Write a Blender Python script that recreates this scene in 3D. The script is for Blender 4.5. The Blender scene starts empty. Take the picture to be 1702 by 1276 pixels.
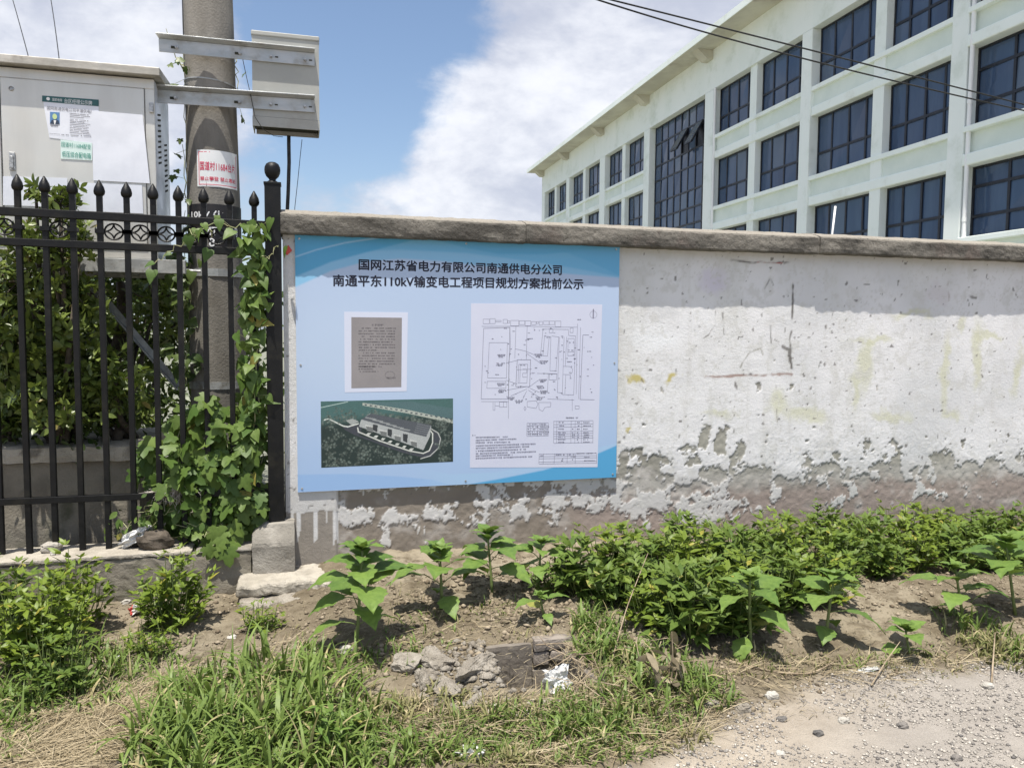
import bpy, math
import numpy as np
from mathutils import Matrix, Vector

# ------------------------------------------------------------------ camera, sky, sun, exposure
SC = bpy.context.scene
CAM = np.array([0.0, -5.0, 1.6])
YAW, PITCH, ROLL, FOC = 0.26635, 0.06839, 0.00821, 1297.5
_f = np.array([math.sin(YAW)*math.cos(PITCH), math.cos(YAW)*math.cos(PITCH), -math.sin(PITCH)])
_r0 = np.array([math.cos(YAW), -math.sin(YAW), 0.0]); _u0 = np.cross(_r0, _f)
_r = _r0*math.cos(ROLL)+_u0*math.sin(ROLL); _u = -_r0*math.sin(ROLL)+_u0*math.cos(ROLL)
cam = bpy.data.objects.new('camera', bpy.data.cameras.new('camera'))
SC.collection.objects.link(cam)
cam.matrix_world = Matrix(((_r[0], _u[0], -_f[0], CAM[0]), (_r[1], _u[1], -_f[1], CAM[1]), (_r[2], _u[2], -_f[2], CAM[2]), (0, 0, 0, 1)))
cam.data.sensor_width = 36.0; cam.data.lens = 36.0*FOC/1702.0
cam.data.clip_start = 0.05; cam.data.clip_end = 3000.0
SC.camera = cam
SC.view_settings.view_transform = 'Standard'; SC.view_settings.look = 'None'
SC.view_settings.gamma = 1.0; SC.view_settings.exposure = 0.6
SC.cycles.max_bounces = 6; SC.cycles.transparent_max_bounces = 8
SC.cycles.use_denoising = True
try: SC.cycles.denoiser = 'OPENIMAGEDENOISE'
except Exception: pass

SUN = np.array([-0.13, -0.262, 1.0]); SUN /= np.linalg.norm(SUN)
sun = bpy.data.objects.new('sun', bpy.data.lights.new('sun', 'SUN')); SC.collection.objects.link(sun)
sun.data.energy = 4.6; sun.data.angle = math.radians(0.53); sun.data.color = (1.0, 0.95, 0.86)
sun.rotation_euler = Vector(SUN).to_track_quat('Z', 'Y').to_euler()

def nd(nt, t, **kw):
    n = nt.nodes.new(t)
    for k, v in kw.items():
        if k.startswith('i_'):
            key = k[2:]
            n.inputs[int(key) if key.isdigit() else key.replace('_', ' ')].default_value = v
        else: setattr(n, k, v)
    return n
def lk(nt, a, b): nt.links.new(a, b)
def vmath(nt, op, a, b):
    n = nt.nodes.new('ShaderNodeMath'); n.operation = op
    for i, x in enumerate((a, b)):
        if x is None: continue
        if isinstance(x, (int, float)): n.inputs[i].default_value = x
        else: nt.links.new(x, n.inputs[i])
    return n.outputs[0]
def remap(nt, x, a, b, c=0.0, d=1.0, smooth=True):
    n = nt.nodes.new('ShaderNodeMapRange'); n.interpolation_type = 'SMOOTHSTEP' if smooth else 'LINEAR'
    nt.links.new(x, n.inputs[0])
    for i, v in enumerate((a, b, c, d)): n.inputs[i+1].default_value = v
    return n.outputs[0]
def mixc(nt, fac, a, b, mode='MIX'):
    n = nt.nodes.new('ShaderNodeMix'); n.data_type = 'RGBA'; n.blend_type = mode
    if isinstance(fac, (int, float)): n.inputs[0].default_value = fac
    else: nt.links.new(fac, n.inputs[0])
    for i, x in ((6, a), (7, b)):
        if isinstance(x, (tuple, list)): n.inputs[i].default_value = (*x[:3], 1)
        else: nt.links.new(x, n.inputs[i])
    return n.outputs[2]
def ray(x, y):
    d = _f*FOC+_r*(x-851)-_u*(y-638); return d/np.linalg.norm(d)
def onY(x, y, Y=0.0): d = ray(x, y); return CAM+(Y-CAM[1])/d[1]*d
def onZ(x, y, Z=0.0): d = ray(x, y); return CAM+(Z-CAM[2])/d[2]*d

W = bpy.data.worlds.new('World'); SC.world = W; W.use_nodes = True
nt = W.node_tree; nt.nodes.clear()
sky = nd(nt, 'ShaderNodeTexSky', sky_type='NISHITA', sun_disc=False)
sky.sun_elevation = math.asin(SUN[2]); sky.sun_rotation = math.atan2(SUN[0], SUN[1])
sky.air_density = 1.0; sky.dust_density = 1.6; sky.ozone_density = 1.5
tc = nd(nt, 'ShaderNodeTexCoord'); dirv = tc.outputs['Generated']
def cloud_noise(scale, det, rough, off, zs=1.9, dist=0.0):
    mp = nd(nt, 'ShaderNodeMapping'); mp.inputs['Location'].default_value = off; mp.inputs['Scale'].default_value = (1, 1, zs)
    lk(nt, dirv, mp.inputs[0])
    n = nd(nt, 'ShaderNodeTexNoise', i_Scale=scale, i_Detail=det, i_Roughness=rough, i_Distortion=dist)
    lk(nt, mp.outputs[0], n.inputs['Vector']); return n.outputs[0]
def lobe(px, py, r0, r1):            # 1 inside r0 rad of a sky direction, 0 outside r1
    d = ray(px, py); n = nt.nodes.new('ShaderNodeVectorMath'); n.operation = 'DISTANCE'
    lk(nt, dirv, n.inputs[0]); n.inputs[1].default_value = tuple(d)
    return remap(nt, n.outputs['Value'], r0, r1, 1.0, 0.0)
big = cloud_noise(3.2, 8, 0.56, (1.7, 0.4, 2.3), 1.9, 0.25)
fine = cloud_noise(9.0, 7, 0.6, (5.1, 3.2, 0.6), 1.6, 0.15)
cov = vmath(nt, 'ADD', vmath(nt, 'MULTIPLY', big, 0.8), vmath(nt, 'MULTIPLY', fine, 0.50))
cov = vmath(nt, 'ADD', cov, vmath(nt, 'MULTIPLY', lobe(1000, 130, 0.08, 0.32), 0.20))
cov = vmath(nt, 'ADD', cov, vmath(nt, 'MULTIPLY', lobe(800, 260, 0.03, 0.15), 0.13))
cov = vmath(nt, 'ADD', cov, vmath(nt, 'MULTIPLY', lobe(60, 90, 0.08, 0.34), 0.13))
cov = vmath(nt, 'SUBTRACT', cov, vmath(nt, 'MULTIPLY', lobe(640, 60, 0.06, 0.21), 0.26))
cov = vmath(nt, 'SUBTRACT', cov, vmath(nt, 'MULTIPLY', lobe(560, 200, 0.03, 0.14), 0.20))
cm = remap(nt, cov, 0.57, 0.775)
sep = nd(nt, 'ShaderNodeSeparateXYZ'); lk(nt, dirv, sep.inputs[0])
hz = remap(nt, sep.outputs[2], 0.0, 0.20, 1.0, 0.0)           # air near the horizon whitens
skyc = nt.nodes.new('ShaderNodeVectorMath'); skyc.operation = 'SCALE'; lk(nt, sky.outputs[0], skyc.inputs[0]); skyc.inputs[3].default_value = 0.112
tone = cloud_noise(4.6, 7, 0.62, (0.4, 7.7, 1.15), 1.8, 0.2)
tone = vmath(nt, 'ADD', vmath(nt, 'MULTIPLY', tone, 0.75), vmath(nt, 'MULTIPLY', cov, 0.35))
cloudc = mixc(nt, remap(nt, tone, 0.54, 0.80), (0.395, 0.42, 0.50), (0.67, 0.68, 0.715))
base = mixc(nt, vmath(nt, 'MULTIPLY', hz, 0.5), skyc.outputs[0], (0.43, 0.48, 0.57))
col = mixc(nt, vmath(nt, 'MULTIPLY', cm, 0.93), base, cloudc)
bg = nd(nt, 'ShaderNodeBackground', i_Strength=1.0); lk(nt, col, bg.inputs[0])
out = nd(nt, 'ShaderNodeOutputWorld'); lk(nt, bg.outputs[0], out.inputs[0])

# ------------------------------------------------------------------ helpers
C = SC.collection
RNG = np.random.default_rng(11)
ORG = {}
def empty(name, loc, label, cat, group=None):
    o = bpy.data.objects.new(name, None); C.objects.link(o)
    o.location = loc; o.empty_display_size = 0.1; ORG[o] = np.array(loc, float)
    o['label'] = label; o['category'] = cat
    if group: o['group'] = group
    return o
def tag(o, label=None, cat=None, group=None, kind=None):
    for k, v in (('label', label), ('category', cat), ('group', group), ('kind', kind)):
        if v: o[k] = v
    return o
def org(p):
    while p is not None and p not in ORG: p = p.parent
    return ORG[p] if p is not None else np.zeros(3)
def addmesh(name, V, F, m, parent=None, smooth=False, col=None, attr=None, bevel=0.0, mi=None):
    V = np.asarray(V, float).reshape(-1, 3)-org(parent)
    me = bpy.data.meshes.new(name)
    if isinstance(F, np.ndarray):
        k = F.shape[1]
        me.vertices.add(len(V)); me.vertices.foreach_set('co', V.astype(np.float32).ravel())
        me.loops.add(F.size); me.loops.foreach_set('vertex_index', F.astype(np.int32).ravel())
        me.polygons.add(len(F)); me.polygons.foreach_set('loop_start', np.arange(0, F.size, k, dtype=np.int32))
        me.update(calc_edges=True); me.validate()
    else:
        me.from_pydata(V.tolist(), [], F); me.update()
    for mm in (m if isinstance(m, (list, tuple)) else [m]): me.materials.append(mm)
    if mi is not None: me.polygons.foreach_set('material_index', np.asarray(mi, np.int32))
    if smooth: me.polygons.foreach_set('use_smooth', np.ones(len(me.polygons), bool))
    if col is not None:
        a = me.color_attributes.new('Col', 'FLOAT_COLOR', 'POINT')
        c4 = np.ones((len(V), 4), np.float32); c4[:, :3] = col; a.data.foreach_set('color', c4.ravel())
    for k2, v in (attr or {}).items():
        a = me.attributes.new(k2, 'FLOAT', 'POINT'); a.data.foreach_set('value', np.asarray(v, np.float32))
    o = bpy.data.objects.new(name, me); C.objects.link(o)
    if parent is not None: o.parent = parent
    if bevel:
        b = o.modifiers.new('bevel', 'BEVEL'); b.width = bevel; b.segments = 2; b.limit_method = 'ANGLE'
    return o
def dup(o, parent=None):
    c = o.copy(); C.objects.link(c); c.parent = parent
    for ch in [x for x in SC.objects if x.parent is o]: dup(ch, c)
    return c
def nrm(v): v = np.asarray(v, float); return v/(np.linalg.norm(v, axis=-1, keepdims=True)+1e-12)
class MB:
    def __init__(s): s.V = []; s.F = []
    def add(s, V, F):
        n = len(s.V); s.V += [tuple(map(float, v)) for v in V]; s.F += [tuple(int(i)+n for i in f) for f in F]; return s
    def box(s, a, b):
        x0, y0, z0 = a; x1, y1, z1 = b
        return s.add([(x0, y0, z0), (x1, y0, z0), (x1, y1, z0), (x0, y1, z0), (x0, y0, z1), (x1, y0, z1), (x1, y1, z1), (x0, y1, z1)],
                     [(0, 3, 2, 1), (4, 5, 6, 7), (0, 1, 5, 4), (1, 2, 6, 5), (2, 3, 7, 6), (3, 0, 4, 7)])
    def hexa(s, P):     # 8 corner points, same order as box
        return s.add(P, [(0, 3, 2, 1), (4, 5, 6, 7), (0, 1, 5, 4), (1, 2, 6, 5), (2, 3, 7, 6), (3, 0, 4, 7)])
    def bar(s, p, q, w, h, up=(0, 0, 1)):
        p = np.array(p, float); q = np.array(q, float); d = nrm(q-p); sd = nrm(np.cross(d, up)); u2 = np.cross(sd, d)
        a, b = sd*w/2, u2*h/2
        return s.hexa([p-a-b, p+a-b, q+a-b, q-a-b, p-a+b, p+a+b, q+a+b, q-a+b])
    def tube(s, P, r, n=8, cap=True):
        P = np.array(P, float); k = len(P); r = np.broadcast_to(np.asarray(r, float), (k,))
        T = nrm(np.gradient(P, axis=0)); ref = np.array([0, 0, 1.0]) if abs(T[0, 2]) < .9 else np.array([1.0, 0, 0])
        V = []
        sd = nrm(np.cross(T[0], ref))
        for i in range(k):
            sd = nrm(sd-T[i]*(sd@T[i])); u2 = np.cross(T[i], sd)
            for j in range(n):
                a = 2*math.pi*j/n; V.append(P[i]+r[i]*(math.cos(a)*sd+math.sin(a)*u2))
        F = [(i*n+j, i*n+(j+1) % n, (i+1)*n+(j+1) % n, (i+1)*n+j) for i in range(k-1) for j in range(n)]
        if cap: F += [tuple(range(n-1, -1, -1)), tuple((k-1)*n+j for j in range(n))]
        return s.add(V, F)
    def lathe(s, c, prof, n=16):
        V = []; F = []
        for r, z in prof:
            for j in range(n):
                a = 2*math.pi*j/n; V.append((c[0]+r*math.cos(a), c[1]+r*math.sin(a), c[2]+z))
        k = len(prof)
        for i in range(k-1):
            for j in range(n): F.append((i*n+j, i*n+(j+1) % n, (i+1)*n+(j+1) % n, (i+1)*n+j))
        F += [tuple(range(n-1, -1, -1)), tuple((k-1)*n+j for j in range(n))]
        return s.add(V, F)
    def prism(s, pts, a, b):     # polygon of 3-D points swept from +a to +b
        pts = np.array(pts, float); n = len(pts)
        V = list(pts+np.array(a))+list(pts+np.array(b))
        return s.add(V, [tuple(range(n-1, -1, -1)), tuple(range(n, 2*n))]+[(i, (i+1) % n, n+(i+1) % n, n+i) for i in range(n)])
    def build(s, name, m, parent=None, **k): return addmesh(name, s.V, s.F, m, parent, **k)

_TB = np.random.default_rng(5).random((8, 256, 256))
def vn(x, y, s=0):
    x = np.asarray(x, float); y = np.asarray(y, float)
    xi = np.floor(x).astype(int); yi = np.floor(y).astype(int); fx = x-xi; fy = y-yi
    fx = fx*fx*(3-2*fx); fy = fy*fy*(3-2*fy); t = _TB[s % 8]
    a = t[xi & 255, yi & 255]; b = t[(xi+1) & 255, yi & 255]; c = t[xi & 255, (yi+1) & 255]; d = t[(xi+1) & 255, (yi+1) & 255]
    return (a*(1-fx)+b*fx)*(1-fy)+(c*(1-fx)+d*fx)*fy
def fbm(x, y, s=0, o=5, g=0.5):
    v = 0; a = 1; t = 0
    for i in range(o):
        v = v+a*(vn(np.asarray(x)*2**i+i*17.3, np.asarray(y)*2**i+i*9.1, s+i)-.5); t += a; a *= g
    return v/t*2
def ss(x, a=0.0, b=1.0):
    t = np.clip((np.asarray(x, float)-a)/(b-a), 0, 1); return t*t*(3-2*t)

# ------------------------------------------------------------------ materials
def newmat(name):
    m = bpy.data.materials.new(name); m.use_nodes = True; n = m.node_tree; n.nodes.clear()
    o = nd(n, 'ShaderNodeOutputMaterial'); p = nd(n, 'ShaderNodeBsdfPrincipled'); lk(n, p.outputs[0], o.inputs[0])
    return m, n, p, o
def noise(n, scale, det=5, rough=.55, vec=None, stretch=None):
    if vec is None: vec = nd(n, 'ShaderNodeTexCoord').outputs['Object']
    if stretch:
        mp = nd(n, 'ShaderNodeMapping'); mp.inputs['Scale'].default_value = stretch; lk(n, vec, mp.inputs[0]); vec = mp.outputs[0]
    t = nd(n, 'ShaderNodeTexNoise', i_Scale=scale, i_Detail=det, i_Roughness=rough); lk(n, vec, t.inputs['Vector']); return t.outputs[0]
def bump(n, p, h, strength=.5, dist=.01):
    b = nd(n, 'ShaderNodeBump', i_Strength=strength, i_Distance=dist); lk(n, h, b.inputs['Height']); lk(n, b.outputs[0], p.inputs['Normal'])
def simple(name, c1, c2=None, scale=6.0, rough=.7, metal=0.0, bmp=0.0, bscale=60.0, spec=.4, stretch=None, lo=.35, hi=.65, dirt=None, dscale=2.5, bdist=.01):
    m, n, p, o = newmat(name)
    p.inputs['Roughness'].default_value = rough; p.inputs['Metallic'].default_value = metal; p.inputs['Specular IOR Level'].default_value = spec
    c = None
    if c2:
        c = mixc(n, remap(n, noise(n, scale, 6, .6, stretch=stretch), lo, hi), c1, c2)
    if dirt:
        c = mixc(n, remap(n, noise(n, dscale, 8, .65), .5, .72), c if c is not None else c1, dirt)
    if c is not None: lk(n, c, p.inputs['Base Color'])
    else: p.inputs['Base Color'].default_value = (*c1, 1)
    if c2 or bmp:
        rr = remap(n, noise(n, scale*2.3, 4, .5), .3, .7, max(rough-.08, .02), min(rough+.1, 1)); lk(n, rr, p.inputs['Roughness'])
    if bmp: bump(n, p, noise(n, bscale, 6, .65), bmp, bdist)
    return m
def vcol(name, rough=.6, spec=.3, bmp=0, bscale=80, grain=0.0):
    m, n, p, o = newmat(name); a = nd(n, 'ShaderNodeVertexColor', layer_name='Col'); c = a.outputs[0]
    if grain:
        c = mixc(n, grain, c, mixc(n, remap(n, noise(n, 160, 3, .6), .3, .7), (.0, .0, .0), (1, 1, 1)), 'OVERLAY')
    lk(n, c, p.inputs['Base Color'])
    p.inputs['Roughness'].default_value = rough; p.inputs['Specular IOR Level'].default_value = spec
    if bmp: bump(n, p, noise(n, bscale, 5, .6), bmp, .004)
    return m
def leafmat(name, ca, cb, cc=None, rough=.45, trans=.3, spec=.35):
    """ca..cb blended by each leaf's own 'tint'; cc = occasional odd leaf (yellowed)."""
    m, n, p, o = newmat(name); a = nd(n, 'ShaderNodeAttribute', attribute_name='tint')
    c = mixc(n, a.outputs['Fac'], ca, cb)
    if cc: c = mixc(n, remap(n, a.outputs['Fac'], .93, .99), c, cc)
    c = mixc(n, remap(n, noise(n, 55, 4, .6), .35, .75, 0, .35), c, (ca[0]*.55, ca[1]*.6, ca[2]*.5))
    lk(n, c, p.inputs['Base Color']); p.inputs['Roughness'].default_value = rough; p.inputs['Specular IOR Level'].default_value = spec
    t = nd(n, 'ShaderNodeBsdfTranslucent'); h = mixc(n, .5, c, (.16, .22, .03)); lk(n, h, t.inputs[0])
    mx = nd(n, 'ShaderNodeMixShader'); mx.inputs[0].default_value = trans
    lk(n, p.outputs[0], mx.inputs[1]); lk(n, t.outputs[0], mx.inputs[2]); lk(n, mx.outputs[0], o.inputs[0])
    return m
M = {}
M['iron'] = simple('black_painted_iron', (.0035, .0038, .0045), (.007, .007, .0075), 9, .46, 0, .15, 90, .28, dirt=(.016, .015, .012), dscale=7)
M['coping'] = simple('weathered_coping_concrete', (.115, .10, .082), (.25, .225, .19), 5, .92, 0, .9, 45, .2, dirt=(.045, .043, .038), dscale=3.5, bdist=.02)
m, n, p, o = newmat('coping_concrete'); M['coping'] = m
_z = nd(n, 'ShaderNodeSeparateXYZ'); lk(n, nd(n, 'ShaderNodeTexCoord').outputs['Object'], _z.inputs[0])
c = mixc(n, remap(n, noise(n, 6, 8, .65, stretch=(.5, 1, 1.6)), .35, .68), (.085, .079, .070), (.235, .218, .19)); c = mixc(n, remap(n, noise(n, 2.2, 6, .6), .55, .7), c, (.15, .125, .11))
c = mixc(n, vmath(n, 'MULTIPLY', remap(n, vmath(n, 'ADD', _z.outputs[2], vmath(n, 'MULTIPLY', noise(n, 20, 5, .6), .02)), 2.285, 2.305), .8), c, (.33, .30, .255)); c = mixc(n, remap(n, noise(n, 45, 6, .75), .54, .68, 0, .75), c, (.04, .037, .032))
lk(n, c, p.inputs['Base Color']); p.inputs['Roughness'].default_value = .95; p.inputs['Specular IOR Level'].default_value = .15; bump(n, p, vmath(n, 'ADD', noise(n, 70, 6, .7), noise(n, 22, 5, .6)), .8, .012)
M['concrete'] = simple('old_concrete', (.20, .185, .16), (.36, .335, .295), 4, .92, 0, .7, 70, .2, dirt=(.10, .095, .08), dscale=3, bdist=.012)
M['concrete_dust'] = simple('dusty_concrete', (.33, .30, .25), (.50, .46, .39), 5, .95, 0, .8, 60, .15, dirt=(.17, .15, .12), dscale=5, bdist=.015)
M['damp_render'] = simple('mossy_cement_render', (.165, .148, .12), (.275, .25, .205), 3, .9, 0, .6, 60, .2, dirt=(.085, .085, .06), dscale=3)
M['pole'] = simple('pole_concrete', (.16, .150, .132), (.235, .22, .196), 5, .9, 0, .45, 70, .25, stretch=(1, 1, .3), dirt=(.15, .138, .118), dscale=3.6)
M['steel'] = simple('galvanised_steel', (.38, .40, .40), (.48, .49, .49), 5, .45, .45, .06, 60, .5, stretch=(1, 3, 3), dirt=(.31, .30, .275), dscale=7)
M['steel_dull'] = simple('dull_galvanised_steel', (.28, .29, .29), (.42, .43, .42), 10, .55, .4, .15, 60, .4, dirt=(.16, .14, .11), dscale=8)
M['cab'] = simple('brushed_cabinet_steel', (.57, .555, .515), (.63, .62, .58), 1.6, .36, .3, .03, 30, .5, stretch=(3, 3, .5), dirt=(.53, .505, .45), dscale=1.3)
M['cab_side'] = simple('cabinet_side_steel', (.58, .62, .68), (.68, .72, .77), 3, .4, .3, .03, 30, .5)
M['roof_steel'] = simple('cabinet_roof_steel', (.36, .34, .30), (.54, .51, .46), 5, .5, .25, .1, 40, .4, stretch=(1, 1, 3), dirt=(.24, .21, .17), dscale=5)
M['meter'] = simple('grey_meter_box_plastic', (.315, .32, .30), (.365, .37, .345), 3, .5, 0, .05, 50, .4, dirt=(.28, .272, .245), dscale=2)
M['dark'] = simple('dark_interior', (.025, .026, .02), (.05, .05, .035), 4, .9)
M['rubber'] = simple('black_cable_sheath', (.012, .012, .013), (.03, .03, .03), 20, .6)
M['bolt'] = simple('bolt_steel', (.3, .3, .3), (.55, .55, .54), 60, .4, .6)
M['paper'] = simple('white_paper', (.66, .68, .74), (.74, .76, .82), 5, .55, 0, .08, 12)
M['paper_green'] = simple('pale_green_paper', (.58, .72, .68), (.66, .78, .74), 5, .55)
M['greenband'] = simple('dark_green_print', (.03, .10, .105), (.04, .12, .12), 20, .5)
M['greentext'] = simple('green_lettering', (.04, .28, .22)); M['redtext'] = simple('red_lettering', (.62, .05, .11))
M['blacktext'] = simple('black_lettering', (.012, .014, .03)); M['whitetext'] = simple('white_lettering', (.8, .8, .8))
M['greytext'] = simple('grey_print', (.16, .16, .19)); M['softtext'] = simple('soft_grey_print', (.17, .155, .165))
M['ink'] = simple('plan_ink', (.22, .22, .30)); M['ink_light'] = simple('plan_ink_light', (.30, .30, .38))
M['plate'] = simple('black_plate_paint', (.012, .012, .014), (.025, .022, .022), 12, .45)
M['sign'] = simple('white_sign_plate', (.70, .72, .72), (.78, .78, .78), 5, .35)
M['boardcol'] = vcol('printed_board_face', .42, .35, 0); M['photocol'] = vcol('printed_picture', .42, .35)
M['sheet'] = simple('printed_sheet_white', (.55, .57, .70), (.58, .60, .72), 2, .45); M['letter'] = simple('printed_grey_page', (.235, .22, .225), (.275, .255, .26), 3, .5)
M['letter_border'] = simple('printed_page_border', (.58, .615, .74))
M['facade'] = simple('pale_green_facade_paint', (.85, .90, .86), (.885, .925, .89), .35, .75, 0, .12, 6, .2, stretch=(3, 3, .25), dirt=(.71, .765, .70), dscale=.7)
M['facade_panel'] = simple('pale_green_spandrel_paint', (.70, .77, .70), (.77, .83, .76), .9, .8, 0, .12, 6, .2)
M['facade_trim'] = simple('white_green_sill_paint', (.86, .92, .875), (.90, .95, .91), .6, .7, 0, .1, 8, .2, dirt=(.72, .75, .68), dscale=.8)
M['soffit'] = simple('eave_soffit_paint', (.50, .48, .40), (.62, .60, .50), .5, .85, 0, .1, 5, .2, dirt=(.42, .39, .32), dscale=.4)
M['pvc'] = simple('white_drainpipe', (.86, .87, .86), (.9, .9, .9), 4, .5)
M['winframe'] = simple('dark_window_frame', (.012, .014, .022), (.02, .022, .03), 5, .4)
M['bark'] = simple('dark_bark', (.05, .04, .03), (.11, .09, .07), 12, .9, 0, .8, 40)
M['stem'] = simple('green_stem', (.12, .17, .05), (.17, .2, .07), 20, .6); M['palestem'] = simple('pale_vine_stem', (.30, .33, .16), (.38, .36, .2), 20, .6)
M['twig'] = simple('dry_twig', (.20, .15, .10), (.36, .29, .20), 15, .8)
M['brick'] = simple('grey_pit_brick', (.19, .165, .145), (.29, .255, .22), 12, .92, 0, .7, 80, .2, dirt=(.12, .10, .085), dscale=9)
M['pitrender'] = simple('pit_cement_lining', (.14, .122, .103), (.21, .185, .155), 6, .92, 0, .4, 50)
M['rubble'] = simple('pale_rubble', (.29, .258, .212), (.45, .41, .35), 14, .95, 0, 1.0, 90, .2, dirt=(.21, .175, .125), dscale=7, bdist=.02)
M['bag'] = simple('white_plastic_bag', (.54, .54, .53), (.68, .68, .67), 9, .35, 0, .6, 40, .5, dirt=(.36, .33, .29), dscale=14)
M['bagdirty'] = simple('dirty_plastic_sheet', (.30, .27, .23), (.50, .47, .43), 7, .5, 0, .4, 25, .4, dirt=(.2, .17, .13), dscale=6)
M['red'] = simple('red_wrapper_print', (.62, .09, .08)); M['web'] = simple('dusty_cobweb', (.42, .37, .33), (.55, .5, .46), 20, .9)
M['stone_d'] = simple('dark_stone', (.10, .095, .09), (.22, .20, .18), 20, .9, 0, .8, 60); M['stone_l'] = simple('pale_stone', (.34, .32, .28), (.48, .46, .42), 15, .85, 0, .5, 60)
M['leaf_shrub'] = leafmat('shrub_leaf', (.06, .105, .022), (.21, .26, .06), (.27, .22, .07), .36, .25, .45)
M['leaf_dark'] = leafmat('hedge_leaf', (.033, .064, .016), (.115, .16, .038), None, .4, .25)
M['leaf_vine'] = leafmat('vine_leaf', (.055, .112, .022), (.165, .235, .052), (.36, .32, .08), .5, .3)
M['leaf_crop'] = leafmat('crop_leaf', (.055, .108, .02), (.165, .23, .048), (.32, .30, .08), .5, .26, .22)
M['leaf_lime'] = leafmat('lime_crop_leaf', (.085, .148, .018), (.215, .28, .038), (.36, .33, .06), .45, .3)
M['leaf_sun'] = leafmat('sunflower_leaf', (.07, .145, .03), (.19, .285, .06), (.32, .32, .08), .5, .28)
M['grass'] = leafmat('grass_blade', (.075, .138, .026), (.235, .31, .08), (.46, .39, .21), .5, .28)
M['grass_dry'] = leafmat('thin_grass_blade', (.10, .135, .035), (.33, .28, .14), (.5, .42, .25), .6, .25)
M['straw'] = leafmat('dry_straw', (.26, .20, .12), (.50, .42, .28), (.6, .52, .38), .7, .12)

M['leaf_dead'] = leafmat('withered_leaf', (.11, .09, .06), (.36, .30, .20), None, .85, .1)
# glass of the building
m, n, p, o = newmat('tinted_window_glass'); M['glass'] = m
_a = nd(n, 'ShaderNodeAttribute', attribute_name='tint'); lk(n, mixc(n, vmath(n, 'MULTIPLY', vmath(n, 'ADD', remap(n, noise(n, 1.6, 4, .6, stretch=(1, 1, .15)), .35, .65), _a.outputs['Fac']), .5), (.038, .066, .128), (.070, .112, .190)), p.inputs['Base Color'])
_c = p.inputs['Base Color'].links[0].from_socket; lk(n, mixc(n, remap(n, _a.outputs['Fac'], .80, .95, 0, .55), _c, (.13, .165, .215)), p.inputs['Base Color'])
p.inputs['Roughness'].default_value = .06; p.inputs['Specular IOR Level'].default_value = .38
bump(n, p, noise(n, .8, 2, .4), .03, .05)

# ------------------------------------------------------------------ ground
PIT = (0.86, 1.22, -1.86, -1.47)
def roadmask(X, Y):        # >0 on the road
    edge = np.interp(X, [-3, .6, 1.15, 1.6, 2.05, 2.55, 3.3, 6], [-3.2, -2.75, -2.48, -2.27, -2.10, -2.02, -2.08, -2.15])
    return edge-Y
def gh(X, Y, detail=True):
    X = np.asarray(X, float); Y = np.asarray(Y, float)
    t = ss(Y, -2.25, -1.15); lf = ss(X, -.45, .45)
    z = t*(.03+.085*lf)+.045*lf*ss(Y, -1.0, -.1)
    z = z-.17*ss(X, 2.4, 5.2)*ss(Y, -1.9, -.6)
    z = z+.05*np.exp(-(((X-.75)/.22)**2+((Y+1.75)/.2)**2))                   # rubble rim
    z = z+.03*np.exp(-(((X-1.05)/.4)**2+((Y+2.02)/.12)**2))
    if detail:
        soil = ss(-roadmask(X, Y), -.05, .25)
        z = z+soil*(.030*fbm(X*2.3, Y*2.3, 1, 4)+.022*fbm(X*9, Y*9, 2, 4)+.012*np.abs(fbm(X*26, Y*26, 3, 3)))
        z = z+(1-soil)*(.007*fbm(X*5, Y*5, 4, 4)+.004*fbm(X*40, Y*40, 5, 2))
    return z
def G(px, py):
    z = .05
    for _ in range(14):
        P = onZ(px, py, z); z = .5*z+.5*float(gh(P[0], P[1], False))
    return P
def grow(a, b, st, far, k=1.35):
    c = np.arange(a, b+st/2, st); s = st; lo = []; hi = []; x = a
    while x > -far: s *= k; x -= s; lo.append(x)
    s = st; x = c[-1]
    while x < far: s *= k; x += s; hi.append(x)
    return np.array(lo[::-1]+list(c)+hi)
gx = grow(-2.1, 4.7, .0125, 900); gy = grow(-2.75, .15, .0125, 900)
GX, GY = np.meshgrid(gx, gy, indexing='ij'); GZ = gh(GX, GY)
nearm = ss(np.maximum(np.abs(GX-1.3)-3.6, 0), 0, 1.5); GZ = np.where(np.abs(GX) > 12, 0, GZ)
GZ = np.where(GY > .12, -.02+0*GZ, GZ)
inp = (GX > PIT[0]-.02) & (GX < PIT[1]+.03) & (GY > PIT[2]+.005) & (GY < PIT[3]+.02)
GZ = np.where(inp, -.22+.03*fbm(GX*8, GY*8, 2, 3), GZ)
GV = np.stack([GX, GY, GZ], -1).reshape(-1, 3); ny = len(gy)
I = np.arange(len(gx)*ny).reshape(len(gx), ny)
GF = np.stack([I[:-1, :-1], I[1:, :-1], I[1:, 1:], I[:-1, 1:]], -1).reshape(-1, 4)
rm = roadmask(GX, GY)+.07*fbm(GX*4, GY*4, 6, 5)+.03*fbm(GX*20, GY*20, 3, 3)
onroad = (rm.ravel()[GF].mean(1) > 0)
damp = ss(fbm(GX*1.5+3, GY*1.5, 7, 4), -.25, .55)
m, n, p, o = newmat('soil_and_gravel'); M['soil'] = m
ar = nd(n, 'ShaderNodeAttribute', attribute_name='road'); ad = nd(n, 'ShaderNodeAttribute', attribute_name='damp')
n1 = noise(n, 7, 8, .65); n2 = noise(n, 60, 6, .65); n3 = noise(n, 300, 3, .6)
soil = mixc(n, ad.outputs['Fac'], (.188, .156, .108), (.285, .246, .182))
soil = mixc(n, remap(n, n1, .42, .68), soil, (.118, .095, .064))
soil = mixc(n, remap(n, n2, .55, .75, 0, .7), soil, (.36, .305, .225))
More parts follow.
